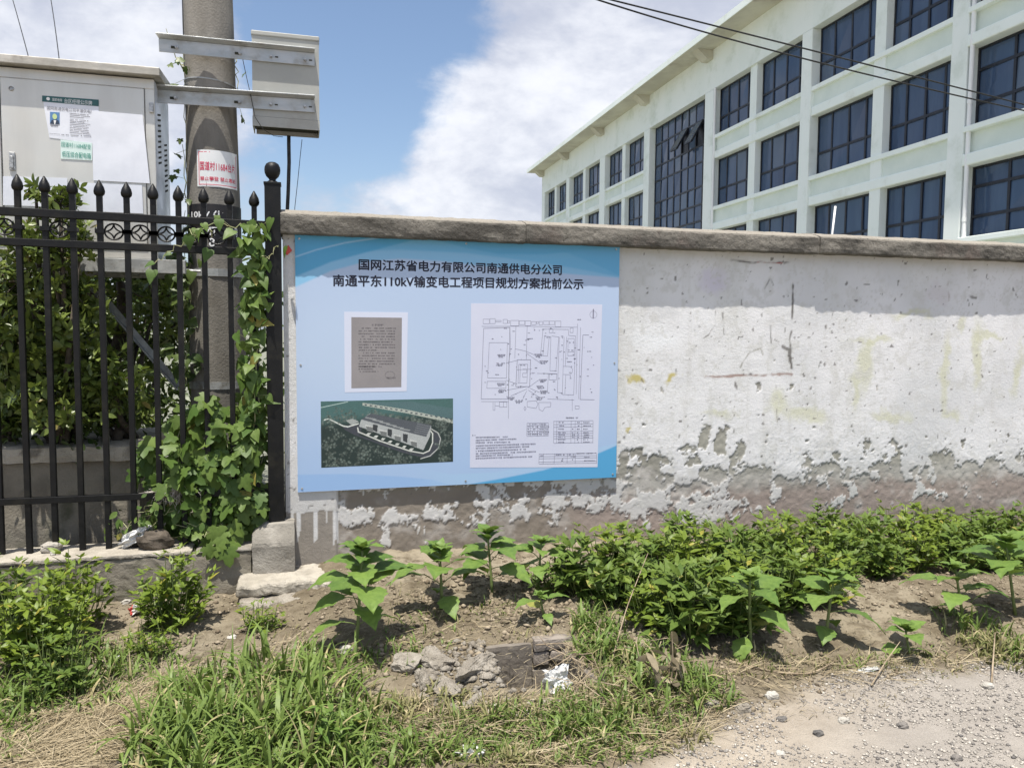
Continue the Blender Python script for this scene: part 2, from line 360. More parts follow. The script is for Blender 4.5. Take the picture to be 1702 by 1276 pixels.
soil = mixc(n, remap(n, n3, .6, .72, 0, .6), soil, (.085, .068, .048))
grav = mixc(n, remap(n, noise(n, 5, 6, .6), .35, .65), (.315, .268, .212), (.405, .353, .287))
sepx = nd(n, 'ShaderNodeSeparateXYZ'); lk(n, nd(n, 'ShaderNodeTexCoord').outputs['Object'], sepx.inputs[0])
farR = remap(n, vmath(n, 'ADD', sepx.outputs[0], vmath(n, 'MULTIPLY', sepx.outputs[1], -1.0)), 4.0, 5.0)
grav = mixc(n, vmath(n, 'MULTIPLY', farR, .6), grav, (.30, .285, .27))
vo = nd(n, 'ShaderNodeTexVoronoi', i_Scale=95.0); lk(n, nd(n, 'ShaderNodeTexCoord').outputs['Object'], vo.inputs['Vector'])
grav = mixc(n, remap(n, vo.outputs['Distance'], .10, .32, .55, 0), grav, mixc(n, vo.outputs['Color'], (.12, .115, .115), (.5, .47, .43)))
grav = mixc(n, remap(n, n3, .58, .72, 0, .7), grav, (.15, .135, .12))
soil = mixc(n, remap(n, sepx.outputs[1], .3, 4.0), soil, (.20, .205, .165))
lk(n, mixc(n, ar.outputs['Fac'], soil, grav), p.inputs['Base Color']); p.inputs['Roughness'].default_value = .96; p.inputs['Specular IOR Level'].default_value = .12
bump(n, p, vmath(n, 'ADD', vmath(n, 'ADD', n2, vmath(n, 'MULTIPLY', n3, .5)), vmath(n, 'MULTIPLY', vo.outputs['Distance'], .3)), .75, .012)
ra = ss(rm.ravel(), -.10, .10)
tag(addmesh('ground', GV, GF[~onroad], M['soil'], attr={'road': ra, 'damp': damp.ravel()}, smooth=True), kind='structure')
tag(addmesh('gravel_road', GV, GF[onroad], M['soil'], attr={'road': ra, 'damp': damp.ravel()}, smooth=True), kind='structure')

# ------------------------------------------------------------------ rendered boundary wall
WX0, WX1, WZ1 = -0.09, 9.3, 2.20
wst = .0085
wx = np.arange(WX0, WX1+wst, wst); wz = np.arange(-.15, WZ1, wst); wz[-1] = WZ1
X, Z = np.meshgrid(wx, wz, indexing='ij')
def wp(px, py): P = onY(px, py); return P[0], P[2]
PX = .0043    # metres per photo pixel on the wall
rag = 1.5*fbm(X*6, Z*6, 1, 6, .62)+1.0*fbm(X*19, Z*19, 2, 5, .65)
Xw = X+.07*fbm(X*7, Z*7, 3, 5, .6)+.03*fbm(X*24, Z*24, 5, 4, .6); Zw = Z+.07*fbm(X*7+5, Z*7, 4, 5, .6)+.03*fbm(X*24+5, Z*24, 6, 4, .6)
def blob(px, py, rx, ry, s=1.0):
    cx, cz = wp(px, py); sc = PX*(1+.10*(cx/6))
    return s*(1-np.sqrt(((Xw-cx)/(rx*sc))**2+((Zw-cz)/(ry*sc))**2))
lim = np.interp(X, [-.09, .22, .24, .6, 1.2, 1.7, 2.2, 3.0, 4.2, 6.2], [.46, .44, .57, .60, .585, .57, .31, .30, .33, .35])
peel = (lim-Z)*5.0+.35*rag
pier = X < .225
def cells(sz, seed):
    r_ = np.random.default_rng(seed); gx_, gz_ = X/sz+.9*fbm(X*9, Z*9, 3, 3), Z/sz+.9*fbm(X*9+4, Z*9, 4, 3); ix, iz = np.floor(gx_).astype(int), np.floor(gz_).astype(int); J = r_.random((3, 512, 512)); best = np.full(X.shape, 9.0); val = np.zeros(X.shape)
    for di in (-1, 0, 1):
        for dj in (-1, 0, 1):
            a_, b_ = (ix+di) & 511, (iz+dj) & 511; d = (ix+di+J[0, a_, b_]-gx_)**2+(iz+dj+J[1, a_, b_]-gz_)**2; m_ = d < best; best = np.where(m_, d, best); val = np.where(m_, J[2, a_, b_], val)
    return val-.5
plate = .75*cells(.055, 1)+.5*cells(.024, 2)+.25*cells(.012, 3)
for a in [(1173, 731, 14, 20), (1198, 735, 7, 16), (1136, 746, 14, 9), (1229, 756, 11, 22), (1082, 781, 22, 19), (1152, 768, 14, 7), (1183, 789, 20, 13), (1247, 806, 36, 26),
          (1132, 818, 18, 12), (1037, 772, 7, 20), (1041, 822, 17, 13), (1330, 822, 24, 13), (1400, 818, 24, 17), (1452, 781, 9, 10), (1565, 766, 24, 16), (1540, 805, 18, 9),
          (1577, 801, 28, 16), (1640, 816, 45, 17), (1388, 760, 8, 6), (768, 824, 34, 17), (847, 824, 24, 17), (955, 836, 11, 27), (974, 840, 9, 7), (1670, 792, 10, 10), (1480, 740, 8, 6),
          (1690, 760, 9, 8), (1600, 735, 7, 6), (700, 826, 20, 9), (600, 832, 30, 10), (1260, 640, 5, 8), (1318, 640, 5, 6), (1005, 812, 12, 12), (1100, 640, 4, 4), (1270, 790, 16, 12), (1090, 800, 30, 14), (1160, 812, 26, 12), (1215, 770, 10, 14), (1300, 800, 14, 10), (1365, 828, 26, 12), (1445, 826, 24, 14), (1500, 812, 20, 12), (1610, 780, 18, 12), (1650, 792, 14, 10), (1520, 780, 12, 9), (1585, 830, 30, 14), (1060, 760, 10, 8), (1205, 715, 6, 10), (1345, 770, 8, 7)]:
    peel = np.maximum(peel, np.minimum(1.3*blob(*a)+.45*rag, .8))
for a in [(571, 850, 19, 11), (599, 857, 19, 14), (658, 859, 27, 10), (716, 850, 13, 21), (739, 848, 21, 11), (810, 846, 25, 23), (808, 812, 8, 18), (858, 849, 23, 14), (925, 837, 18, 33),
          (690, 880, 5, 16), (990, 836, 26, 20), (1080, 846, 40, 16), (1180, 850, 50, 17), (1290, 846, 40, 12), (645, 900, 3, 14), (705, 890, 3, 12), (1500, 838, 20, 9)]:
    peel = np.minimum(peel, -.8*blob(*a)+.8*rag+.15)
mid_ = fbm(X*5+2, Z*5, 6, 6, .62)+.35*fbm(X*1.3, Z*2, 1, 3); far_ = ss(X, 1.9, 2.3)
peel = np.maximum(peel, np.where(far_ > 0, (mid_*2.3-.26-1.15*ss(Z, .48, .90)+.25*ss(Z, .60, .46)-(1-far_)-3*ss(Z, .80, 1.0))*1.0, -1))
peel = np.where(peel > -1.6, peel+.62*plate, peel)
small = fbm(X*20+4, Z*20, 3, 3); peel = np.maximum(peel, (small-.66-.10*ss(Z, .7, 1.4)-.05*ss(Z, 1.2, 1.8))*2.0)
peel = np.where(pier, np.where(Z > .46+.05*fbm(X*7, X*0, 4, 3)-.08*(fbm(X*40, X*0+3, 5, 2) > .35), -.6, .5), peel)
ex = ss(peel, -.03, .05)
# colour of the sound paint
def stain(px, py, rx, ry, soft=.5): return ss(blob(px, py, rx, ry)+soft*(.5*fbm(X*7, Z*7, 5, 4)), .0, .7)
paint = np.ones(X.shape+(3,))*np.array([.71, .705, .715])
def tint(mask, c, k): 
    global paint
    paint = paint*(1-mask[..., None]*k)+np.array(c)*mask[..., None]*k
tint(ss(fbm(X*1.7, Z*1.7, 2, 5), -.15, .55), (.575, .58, .59), .7)
tint(ss(fbm(X*4+9, Z*1.3, 3, 5), .05, .6), (.60, .60, .58), .5)
tint(ss(fbm(X*9, Z*9, 6, 4), .2, .7), (.56, .55, .54), .45)
for a in [(1440, 600, 22, 70), (1450, 560, 60, 10), (1480, 690, 55, 14), (1570, 620, 14, 90), (1625, 590, 14, 75), (1580, 690, 30, 12), (1520, 520, 60, 9), (1340, 690, 60, 16), (1295, 670, 26, 34),
          (1600, 540, 12, 20), (1420, 650, 12, 40), (1690, 620, 14, 60), (1200, 690, 40, 12), (1650, 560, 40, 8)]:
    tint(stain(*a), (.56, .56, .40), .7)
tint(stain(1185, 470, 32, 30), (.60, .56, .66), .7); tint(stain(1560, 490, 40, 22), (.58, .54, .56), .5); tint(stain(1085, 560, 60, 30), (.76, .77, .79), .8)
tint(stain(1150, 530, 50, 30), (.76, .76, .78), .6)
for a in [(1060, 629, 15, 8), (1122, 629, 17, 8), (1042, 714, 6, 5)]: tint(stain(*a, .8), (.50, .42, .12), .85)
tint(ss(Z+.06*fbm(X*5, Z*5, 1, 4), .66, .52), (.50, .49, .475), .75)
tint(ss(Z, 2.05, 2.2), (.46, .45, .43), .5)          # darker towards the top, just below the coping
tint(ss(1-np.abs(X-.05)/.2)*ss(Z, 1.0, .5), (.52, .52, .52), .5)
tint(ss(fbm(X*14, Z*.9, 1, 4), .35, .7), (.55, .54, .52), .35)   # runs
fine_ = fbm(X*55+4, Z*55, 1, 3); tint(ss(fine_, .18, .5)*ss(fbm(X*4, Z*4, 5, 3), -.25, .3), (.50, .49, .46), .5); tint(ss(fbm(X*13+1, Z*10, 2, 5, .65), .12, .45), (.55, .545, .52), .55)
def line(pts, w, gap=0.0, wob=.012):
    P = np.array([wp(*q) for q in pts]); d = np.full(X.shape, 9.0)
    for a, b in zip(P[:-1], P[1:]):
        v = b-a; t = np.clip(((X-a[0])*v[0]+(Z-a[1])*v[1])/(v@v), 0, 1)
        d = np.minimum(d, np.hypot(X-a[0]-t*v[0]+wob*fbm(X*9, Z*9, 2, 3), Z-a[1]-t*v[1]+wob*fbm(X*9, Z*9, 4, 3)))
    g = ss(fbm(X*6+1, Z*6, 5, 3), gap-.15, gap+.1) if gap > -.9 else 1
    return ss(w+.004*fbm(X*30, Z*30, 1, 2)-d, -.002, .006)*g
dk = (.12, .11, .10)
tint(line([(1150, 430), (1200, 432), (1260, 436), (1318, 436)], .008, .08), dk, .9)
tint(line([(1318, 437), (1317, 520), (1313, 560), (1314, 612)], .010, .04), dk, .9)
tint(line([(1172, 627), (1240, 624), (1315, 622)], .010, .02), (.30, .2, .17), .85)
tint(line([(1188, 515), (1188, 540), (1178, 557), (1167, 563)], .005, -1), (.2, .19, .18), .9)
tint(line([(1200, 520), (1203, 555)], .006, -.3), dk, .8); tint(line([(1270, 480), (1280, 460), (1284, 475)], .006, -.3), dk, .7)
tint(line([(1280, 540), (1281, 570)], .006, -.3), dk, .8); tint(line([(1230, 610), (1245, 585), (1265, 578), (1268, 590)], .007, -.3), (.25, .24, .2), .8)
tint(line([(1300, 575), (1310, 580), (1312, 600)], .014, -.1), dk, .8); tint(line([(1576, 470), (1578, 500)], .006, -.3), (.3, .24, .22), .7)
tint(line([(1289, 640), (1291, 700)], .006, -.1), (.3, .28, .24), .8); tint(line([(1330, 740), (1330, 790)], .003, -1), (.4, .38, .36), .8)
tint(line([(1605, 488), (1622, 495)], .011, -.2), dk, .7); tint(line([(1260, 436), (1300, 437)], .006, -1), (.45, .08, .07), .8)
tint(ss(fbm(X*30+2, Z*30, 4, 2), .66, .74), dk, .75)
# bared render: grey-brown at this end, reddish further along, darker and damp near the soil
bare = np.ones(X.shape+(3,))*np.array([.235, .205, .172])
bm = ss(X, 1.5, 2.1)[..., None]*ss(Z, .62, .46)[..., None]; bare = bare*(1-bm*.8)+np.array([.345, .285, .258])*bm*.8
bg_ = ss(X, 1.6, 2.2)[..., None]*ss(Z+.08*fbm(X*5, Z*5, 4, 4), .40, .54)[..., None]; bare = bare*(1-bg_)+np.array([.40, .385, .355])*bg_
up = ss(Z, .52, .66)[..., None]; bare = bare*(1-up)+np.array([.335, .325, .285])*up
gm = ss(fbm(X*3, Z*6, 2, 5), .0, .6)[..., None]; bare = bare*(1-.35*gm)+np.array([.14, .125, .105])*.35*gm
wm = ss(fbm(X*8+7, Z*8, 3, 5), .15, .6)[..., None]; wm = wm*(.45+.35*ss(X, 1.5, 2.2)[..., None]*ss(Z, .3, .5)[..., None]); bare = bare*(1-wm)+np.array([.50, .475, .45])*wm
pm = (pier & (Z < .5))[..., None]; bare = np.where(pm, np.array([.28, .255, .225])*(1+.25*fbm(X*9, Z*2, 3, 4))[..., None], bare)
drip = (pier & (Z < .46) & (Z > .30+.1*fbm(X*30, X*0, 2, 2)) & (fbm(X*33, X*0+1, 6, 2) > .28))[..., None]; bare = np.where(drip, .6, bare)
wc = paint*(1-ex[..., None])+bare*ex[..., None]
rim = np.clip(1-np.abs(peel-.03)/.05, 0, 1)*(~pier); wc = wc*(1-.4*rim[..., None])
yy = -.0045*(1-ex)-.009*fbm(X*1.2, Z*1.2, 1, 3)-.0015*fbm(X*10, Z*10, 2, 3, .5)-.003*fbm(X*30, Z*30, 5, 2)*ex-.002*ss(plate, .1, .3)*(1-ex)*ss(Z, 1.1, .5)
yy = np.where(X < .222, yy*.3-.018, yy)
V = np.stack([X, yy, Z], -1).reshape(-1, 3); nz = len(wz); I = np.arange(V.shape[0]).reshape(X.shape)
F = np.stack([I[:-1, :-1], I[1:, :-1], I[1:, 1:], I[:-1, 1:]], -1).reshape(-1, 4)
m, n, p, o = newmat('limewashed_render'); M['wall'] = m
a = nd(n, 'ShaderNodeVertexColor', layer_name='Col'); n1 = noise(n, 150, 6, .75); n2 = noise(n, 48, 5, .6)
c = mixc(n, remap(n, n1, .55, .75, 0, .35), a.outputs[0], mixc(n, .5, a.outputs[0], (.30, .285, .26)))
lk(n, c, p.inputs['Base Color']); p.inputs['Roughness'].default_value = .93; p.inputs['Specular IOR Level'].default_value = .15
bump(n, p, vmath(n, 'ADD', n1, vmath(n, 'MULTIPLY', n2, .8)), .55, .007)
wall = empty('boundary_wall', (2.5, .1, 0), 'long whitewashed masonry wall with peeling paint and rough grey coping', 'wall')
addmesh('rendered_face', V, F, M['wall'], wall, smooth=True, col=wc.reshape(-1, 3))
b = MB(); b.box((WX0, .012, -.2), (9.5, .24, WZ1)); b.box((WX1+.009, -.004, -.2), (9.5, .012, WZ1)); b.box((WX0, -.017, -.2), (WX0+.012, .012, WZ1-.002)); b.build('wall_core', M['concrete'], wall)
def coping(x0, x1, yf, z0, seed):
    st = .02; xs = np.linspace(x0, x1, max(int((x1-x0)/st), 2)); prof = [(.10, 2.335), (.0, 2.325), (yf+.026, 2.300), (yf+.004, 2.288), (yf, 2.276), (yf, 2.25), (yf, 2.225), (yf, 2.20), (yf+.002, 2.180), (yf+.008, 2.172), (.0, 2.172), (.02, 2.172)]
    prof = [(.30, 2.31), (.2, 2.34)]+prof+[(.26, 2.172), (.30, 2.18)]
    k = len(prof); P = np.array([[(x, y, z+z0) for y, z in prof] for x in xs])
    P[..., 1] += .005*fbm(P[..., 0]*2.5, P[..., 2]*9+seed, 1, 4)+.005*fbm(P[..., 0]*28, P[..., 2]*60, 3, 3)
    P[..., 2] += .004*fbm(P[..., 0]*1.5+seed, P[..., 1]*6, 2, 3)+.004*fbm(P[..., 0]*22, P[..., 1]*30, 4, 3)
    F = [(i*k+j, i*k+(j+1) % k, (i+1)*k+(j+1) % k, (i+1)*k+j) for i in range(len(xs)-1) for j in range(k)]
    F += [tuple(range(k)), tuple((len(xs)-1)*k+j for j in range(k-1, -1, -1))]
    return addmesh('coping_slab', P.reshape(-1, 3), F, M['coping'], wall, smooth=False)
coping(-.100, 1.42, -.106, -.006, 0); coping(1.423, 3.62, -.109, -.003, 5); coping(3.624, 9.5, -.118, .002, 9)
s = MB(); P = onY(477, 416, -.03); s.add([P+np.array(v) for v in ((-.02, 0, .005), (.0, 0, -.03), (.03, 0, .0), (.008, 0, .032))], [(0, 1, 2, 3)])
s.add([P+np.array(v) for v in ((-.02, .008, .005), (.0, .008, -.03), (.03, .008, .0), (.008, .008, .032))], [(3, 2, 1, 0)]); s.build('red_paint_scrap', M['red'], wall)

# ------------------------------------------------------------------ lettering
def text_geo(txt, bold=0.0):
    cu = bpy.data.curves.new('text', 'FONT'); cu.body = txt; cu.size = 1.0; cu.resolution_u = 2; cu.fill_mode = 'FRONT'
    ob = bpy.data.objects.new('text', cu); C.objects.link(ob)
    dg = bpy.context.evaluated_depsgraph_get(); me = bpy.data.meshes.new_from_object(ob.evaluated_get(dg))
    V = np.array([v.co[:] for v in me.vertices]).reshape(-1, 3); F = [tuple(pp.vertices) for pp in me.polygons]
    bpy.data.objects.remove(ob); bpy.data.curves.remove(cu); bpy.data.meshes.remove(me)
    if bold:
        n0 = len(V); VV = [V]; FF = list(F)
        for i, (dx, dy) in enumerate(((bold, 0), (-bold, 0), (0, bold), (0, -bold))): VV.append(V+np.array([dx, dy, 0])); FF += [tuple(q+n0*(i+1) for q in f) for f in F]
        V = np.concatenate(VV); V[:, 2] += np.repeat(np.arange(5), n0)*.00
        return V, FF
    return V, F
def lettering(name, txt, tl, tr, bl, m, parent, bold=0.0, y_off=-.0015, warp=None):
    """fit a line of text in the parallelogram tl, tr, bl (world points)"""
    V, F = text_geo(txt, bold); lay = np.repeat(np.arange(5), len(V)//5) if bold else np.zeros(len(V)); lo, hi = V.min(0), V.max(0); s = (V-lo)/np.where(hi-lo > 0, hi-lo, 1)
    tl, tr, bl = (np.array(q, float) for q in (tl, tr, bl))
    Q = bl+s[:, :1]*(tr-tl)+s[:, 1:2]*(tl-bl); nv = nrm(np.cross(tr-tl, tl-bl)); Q = Q+nv*(.0003 if y_off else 0)+nv*lay[:, None]*.00004
    if warp: Q = warp(Q)
    return addmesh(name, Q, F, m, parent)

# ------------------------------------------------------------------ notice board
BY = -.036
tl, tr, bl, br = (onY(*q, BY) for q in ((490, 390), (1030, 409), (495, 818), (1024, 793)))
tl, tr, bl, br = (np.array(q) for q in (tl, tr, bl, br))
def bpt(u, v, dy=0.0):   # u right, v down, 0..1 on the board face
    u = np.asarray(u, float)[..., None]; v = np.asarray(v, float)[..., None]
    return (tl*(1-u)+tr*u)*(1-v)+(bl*(1-u)+br*u)*v+np.array([0, dy, 0])
_A = np.array([[490, 390, 1], [1030, 409, 1], [495, 818, 1], [1024, 793, 1]], float)
def buv(px, py):         # photo pixel -> u, v on the board
    P = onY(px, py, BY); u = v = .5
    for _ in range(20):
        Q = bpt(np.array(u), np.array(v)); du = (P-Q); u += du[0]/2.13; v -= du[2]/1.59
    return float(u), float(v)
board = empty('notice_board', tuple((bl+br)/2), 'large pale blue public notice board fixed to the whitewashed wall', 'notice board')
nu, nv = 430, 320
U, Vv = np.meshgrid(np.linspace(0, 1, nu), np.linspace(0, 1, nv), indexing='ij')
bc = np.ones(U.shape+(3,))*np.array([.55, .66, .85])
def bl_mix(mask, c, k=1.0):
    global bc
    mk = (np.clip(mask, 0, 1)*k)[..., None]; bc = bc*(1-mk)+np.array(c)*mk
bl_mix(ss(Vv, .45, 1.0), (.44, .60, .85), .75)
bl_mix(ss(1-np.abs(U-.15)/.5)*ss(1-np.abs(Vv-.45)/.4), (.60, .71, .87), .7)
def under(y, w=.006): return ss(y-Vv, -w, w)
t1 = np.interp(U, [0, .10, .2, .3, .42, .55, .7, .85, 1], [.20, .135, .095, .08, .085, .10, .115, .125, .135])
t0 = np.interp(U, [0, .12, .3, .5, .7, .85, 1], [.085, .06, .045, .05, .075, .10, .13])
bl_mix(under(t1), (.34, .62, .86)); bl_mix(under(t0)*ss(U, .0, .2), (.22, .54, .80), .85)
bl_mix(under(np.interp(U, [0, .1, .2, .35], [.16, .10, .06, .0]))*ss(U, .4, .3), (.12, .45, .72), .85)
bl_mix(under(np.interp(U, [.35, .5, .6, .75, .9, 1], [-.02, .03, .05, .045, .02, .0])), (.13, .45, .72), .55)
bl_mix(under(np.interp(U, [.72, .8, .9, 1], [-.02, .025, .07, .125]))*ss(U, .70, .74), (.18, .50, .77), .7)
arc = np.abs(Vv-np.interp(U, [0, .06, .14, .24], [.085, .055, .025, .0])); bl_mix(ss(.006-arc, 0, .006)*(U < .24), (.45, .68, .90), .8)
lowc = np.interp(U, [0, .15, .3, .4, .5], [.93, .935, .955, .975, 1.02]); bl_mix(ss(Vv-lowc, -.004, .004)*ss(U, .55, .45)*(Vv < 1), (.33, .53, .84), .55)
wv = np.interp(U, [.3, .45, .6, .8, 1], [.90, .955, .955, .90, .85]); bl_mix(ss(Vv-wv, -.004, .004)*ss(U, .3, .5), (.47, .66, .87), .7)
rv = np.interp(U, [.40, .6, .75, .9, 1], [1.02, .985, .955, .91, .86]); bl_mix(ss(Vv-rv, -.004, .004)*ss(U, .42, .55), (.13, .45, .74), .95)
bc = bc**1.18; bc *= .83*(1+.02*fbm(U*3, Vv*3, 1, 3))[..., None]
Pb = bpt(U, Vv); pass
I = np.arange(nu*nv).reshape(nu, nv); F = np.stack([I[:-1, 1:], I[1:, 1:], I[1:, :-1], I[:-1, :-1]], -1).reshape(-1, 4)
addmesh('printed_panel', Pb.reshape(-1, 3), F, M['boardcol'], board, smooth=True, col=bc.reshape(-1, 3))
q = [tl, tr, br, bl]
for u, v in ((.012, .015), (.5, .012), (.988, .015), (.012, .5), (.988, .5), (.012, .985), (.5, .985), (.988, .985)): c_ = bpt(np.array(u), np.array(v)); MB().tube([c_+np.array((0, .004, 0)), c_+np.array((0, -.003, 0))], .0065, 10).build('fixing_nail', M['bolt'], board)
MB().prism([a+np.array([0, .0075, 0]) for a in (bl, br, tr, tl)], (0, 0, 0), (0, .007, 0)).build('backing_sheet', M['pvc'], board)
def bquad(px, dy): return [bpt(np.array(u), np.array(v), dy) for u, v in (buv(*t) for t in px)]
def sheet(name, px, m, dy=-.0008, parent=None):   # px: tl,tr,br,bl in photo pixels
    a = bquad(px, dy); return MB().prism([a[3], a[2], a[1], a[0]], (0, 0, 0), (0, .0006, 0)).build(name, m, parent or board)
def btext(name, txt, a, b, c, m, bold, parent=None, dy=-.0003):
    A, B_, D = bquad((a, b, c), dy); return lettering(name, txt, A, B_, D, m, parent or board, bold)
btext('heading_lettering', '国网江苏省电力有限公司南通供电分公司', (596, 430), (934, 440), (596, 449), M['blacktext'], .028)
btext('heading_lettering', '南通平东110kV输变电工程项目规划方案批前公示', (553, 456), (970, 463), (553, 476), M['blacktext'], .028)
pg = sheet('letter_page', ((572, 518), (678, 519), (676, 650), (573, 652)), M['letter_border'])
sheet('grey_page', ((584, 527), (668, 528), (667, 643), (584, 645)), M['letter'], -.0013, pg)
class Ink:   # flat strokes on a board sheet, given in photo pixels
    def __init__(s, dy): s.b = MB(); s.dy = dy
    def ln(s, pts, w=.6):
        for p0, p1 in zip(pts[:-1], pts[1:]):
            p0 = np.array(p0, float); p1 = np.array(p1, float); d = p1-p0; L = np.hypot(*d)
            if L < 1e-6: continue
            k = np.array([-d[1], d[0]])/L*w/2
            q = [bpt(np.array(u), np.array(v), s.dy) for u, v in (buvf(*t) for t in (p0-k, p1-k, p1+k, p0+k))]
            s.b.add(q, [(3, 2, 1, 0)])
    def rect(s, x0, y0, x1, y1, w=.6): s.ln([(x0, y0), (x1, y0), (x1, y1), (x0, y1), (x0, y0)], w)
    def words(s, x0, y0, x1, h, rg, slope=0.0, dens=.85):
        x = x0
        while x < x1:
            w = rg.uniform(.8, 2.2)
            if rg.random() < dens:
                yy = y0+slope*(x-x0); k = rg.integers(2, 4)
                for i in range(k): s.ln([(x, yy+h*(i/k-.4)+rg.uniform(-.2, .2)), (x+w, yy+h*(i/k-.4))], .55)
                if rg.random() < .6: s.ln([(x+w/2, yy-h/2), (x+w/2, yy+h/2)], .5)
            x += w+rg.uniform(.2, .7)
    def build(s, name, m, parent): return s.b.build(name, m, parent)
# fast pixel->uv through a homography fitted once
_src = np.array([(x, y) for x in (500, 700, 850, 1010) for y in (410, 550, 680, 780)], float)
_dst = np.array([buv(*t) for t in _src])
_rows = []
for (x, y), (u, v) in zip(_src, _dst): _rows += [[x, y, 1, 0, 0, 0, -u*x, -u*y, -u], [0, 0, 0, x, y, 1, -v*x, -v*y, -v]]
_H = np.linalg.svd(np.array(_rows))[2][-1].reshape(3, 3)
def buvf(x, y): q = _H@np.array([x, y, 1.0]); return q[0]/q[2], q[1]/q[2]
rg = np.random.default_rng(3)
k = Ink(-.0017)
k.words(618, 540, 636, 3, rg)
for i in range(15): k.words(596 if i not in (0, 9) else 601, 545.5+i*4.55, 656 if i not in (8, 14) else rg.uniform(625, 642), 2.0, rg, .003, .8)
for i, e in enumerate((624, 622, 628)): k.words(596, 609+i*4.2, e, 2.0, rg, 0, .85)
k.build('letter_print', M['softtext'], pg)
k = Ink(-.0017)
for j in range(16):
    a0, a1 = j*math.pi/8, (j+.8)*math.pi/8; k.ln([(648+8*math.cos(a0), 623+6*math.sin(a0)), (648+8*math.cos(a1), 623+6*math.sin(a1))], .7)
k.words(640, 628, 656, 3, rg); k.build('letter_seal', M['softtext'], pg)
dr = sheet('site_plan_sheet', ((783, 504), (1001, 506), (993, 776), (781, 777)), M['sheet'])
k = Ink(-.0012)                                # the plan itself, line by line
def P5(x, y): return 770+x*.16453, 490+y*.16457   # from enlarged view
def pl(*pts, w=.55): k.ln([P5(*t) for t in pts], w)
pl((205, 338), (470, 328), (455, 1050), (180, 1050), (205, 338), w=.7); pl((180, 1076), (455, 1076)); pl((262, 482), (445, 482), (435, 840), (245, 838), (262, 482)); pl((242, 872), (430, 872), (430, 942), (237, 942), (242, 872))
for a in [(200, 245, 262, 292), (268, 240, 322, 290), (328, 258, 382, 272), (402, 248, 445, 288), (448, 262, 468, 285), (478, 258, 560, 312), (565, 262, 620, 300), (625, 262, 680, 312), (688, 270, 735, 300), (740, 270, 760, 290),
          (768, 268, 800, 304), (810, 265, 866, 300), (868, 265, 922, 300), (928, 265, 985, 322)]: k.ln([P5(a[0], a[1]), P5(a[2], a[1]), P5(a[2], a[3]), P5(a[0], a[3]), P5(a[0], a[1])], .5)
pl((185, 318), (690, 316), (930, 326), (1150, 326)); pl((532, 310), (520, 640)); pl((645, 310), (636, 650)); pl((470, 330), (478, 545), (455, 700)); pl((805, 345), (1060, 350), (1065, 410), (1135, 415), (1115, 1010), (1000, 1005)); pl((805, 345), (780, 610), (850, 618), (868, 420), (820, 418), (805, 610))
pl((885, 415), (875, 765), (935, 768), (965, 425), (895, 415)); pl((970, 425), (950, 985), (1000, 988), (1018, 425)); pl((1045, 425), (1030, 720)); pl((1058, 440), (1120, 440), (1120, 612), (1056, 615), (1058, 440)); pl((1056, 575), (1120, 575)); pl((1010, 720), (1075, 722), (1102, 745), (1100, 785), (1075, 805), (1008, 802))
pl((1155, 290), (1150, 400), (1140, 1000)); pl((1185, 330), (1165, 1050)); pl((1270, 405), (1208, 405), (1180, 1055), (1325, 1058), w=.8); pl((870, 345), (905, 345), (905, 382), (868, 382), (870, 345)); pl((1080, 335), (1110, 335), (1108, 382), (1078, 380), (1080, 335))
pl((545, 655), (680, 655), (670, 925), (530, 925), (545, 655), w=.8); pl((560, 700), (650, 700), (642, 890), (552, 890), (560, 700)); pl((575, 720), (570, 880)); pl((600, 750), (640, 750), (640, 790), (600, 790), (600, 830), (640, 830))
pl((538, 755), (690, 750)); pl((525, 545), (620, 565), (720, 605)); pl((640, 590), (780, 690)); pl((430, 690), (545, 660)); pl((430, 860), (545, 900)); pl((650, 940), (760, 860)); pl((670, 940), (770, 985)); pl((655, 960), (770, 1035)); pl((640, 970), (600, 1050)); pl((480, 1020), (640, 950)); pl((440, 960), (640, 925))
pl((800, 790), (860, 795), (850, 965)); pl((870, 798), (945, 798), (940, 858), (868, 858), (870, 798)); pl((745, 792), (950, 795)); pl((1035, 810), (1025, 1000)); pl((850, 1050), (1120, 1060)); pl((460, 700), (455, 1250)); pl((1100, 1050), (1100, 1170))
pl((645, 1075), (735, 1068), (755, 1100), (735, 1145), (645, 1130), (645, 1075)); pl((762, 1085), (885, 1085), (880, 1130), (825, 1135), (800, 1175), (765, 1155), (762, 1085)); pl((300, 1085), (300, 1165), (318, 1165), (320, 1085)); pl((322, 1120), (365, 1120)); pl((365, 1080), (440, 1080), (440, 1132), (365, 1132), (365, 1080)); pl((405, 1080), (405, 1130))
pl((622, 1125), (634, 1145), (622, 1168), (612, 1145), (622, 1125)); pl((1130, 1120), (1170, 1120), (1170, 1150), (1130, 1150), (1130, 1120))
pl(*[(1314+36*math.cos(t), 200+36*math.sin(t)) for t in np.linspace(0, 6.28, 17)], w=.45)
k.build('plan_lines', M['ink'], dr)
k = Ink(-.0015); k.ln([P5(1314, 150), P5(1312, 240)], 2.0); k.ln([P5(1314, 140), P5(1314, 160)], .8)
for a in [(345, 605), (335, 690), (720, 600), (770, 668), (765, 855), (740, 920), (775, 970), (340, 895), (345, 960), (440, 1035), (520, 1065), (730, 1035)]:
    for dy in (0, 12, 24): k.words(*P5(a[0]+dy/2, a[1]+dy), P5(a[0]+78-dy, 0)[0], 1.4, rg, 0, .9)
for a in [(310, 805, 350), (640, 443, 690), (1048, 675, 1095), (690, 790, 720), (1152, 250, 1178), (410, 338, 440), (545, 930, 575), (600, 710, 625)]: k.words(*P5(a[0], a[1]), P5(a[2], 0)[0], 1.2, rg)
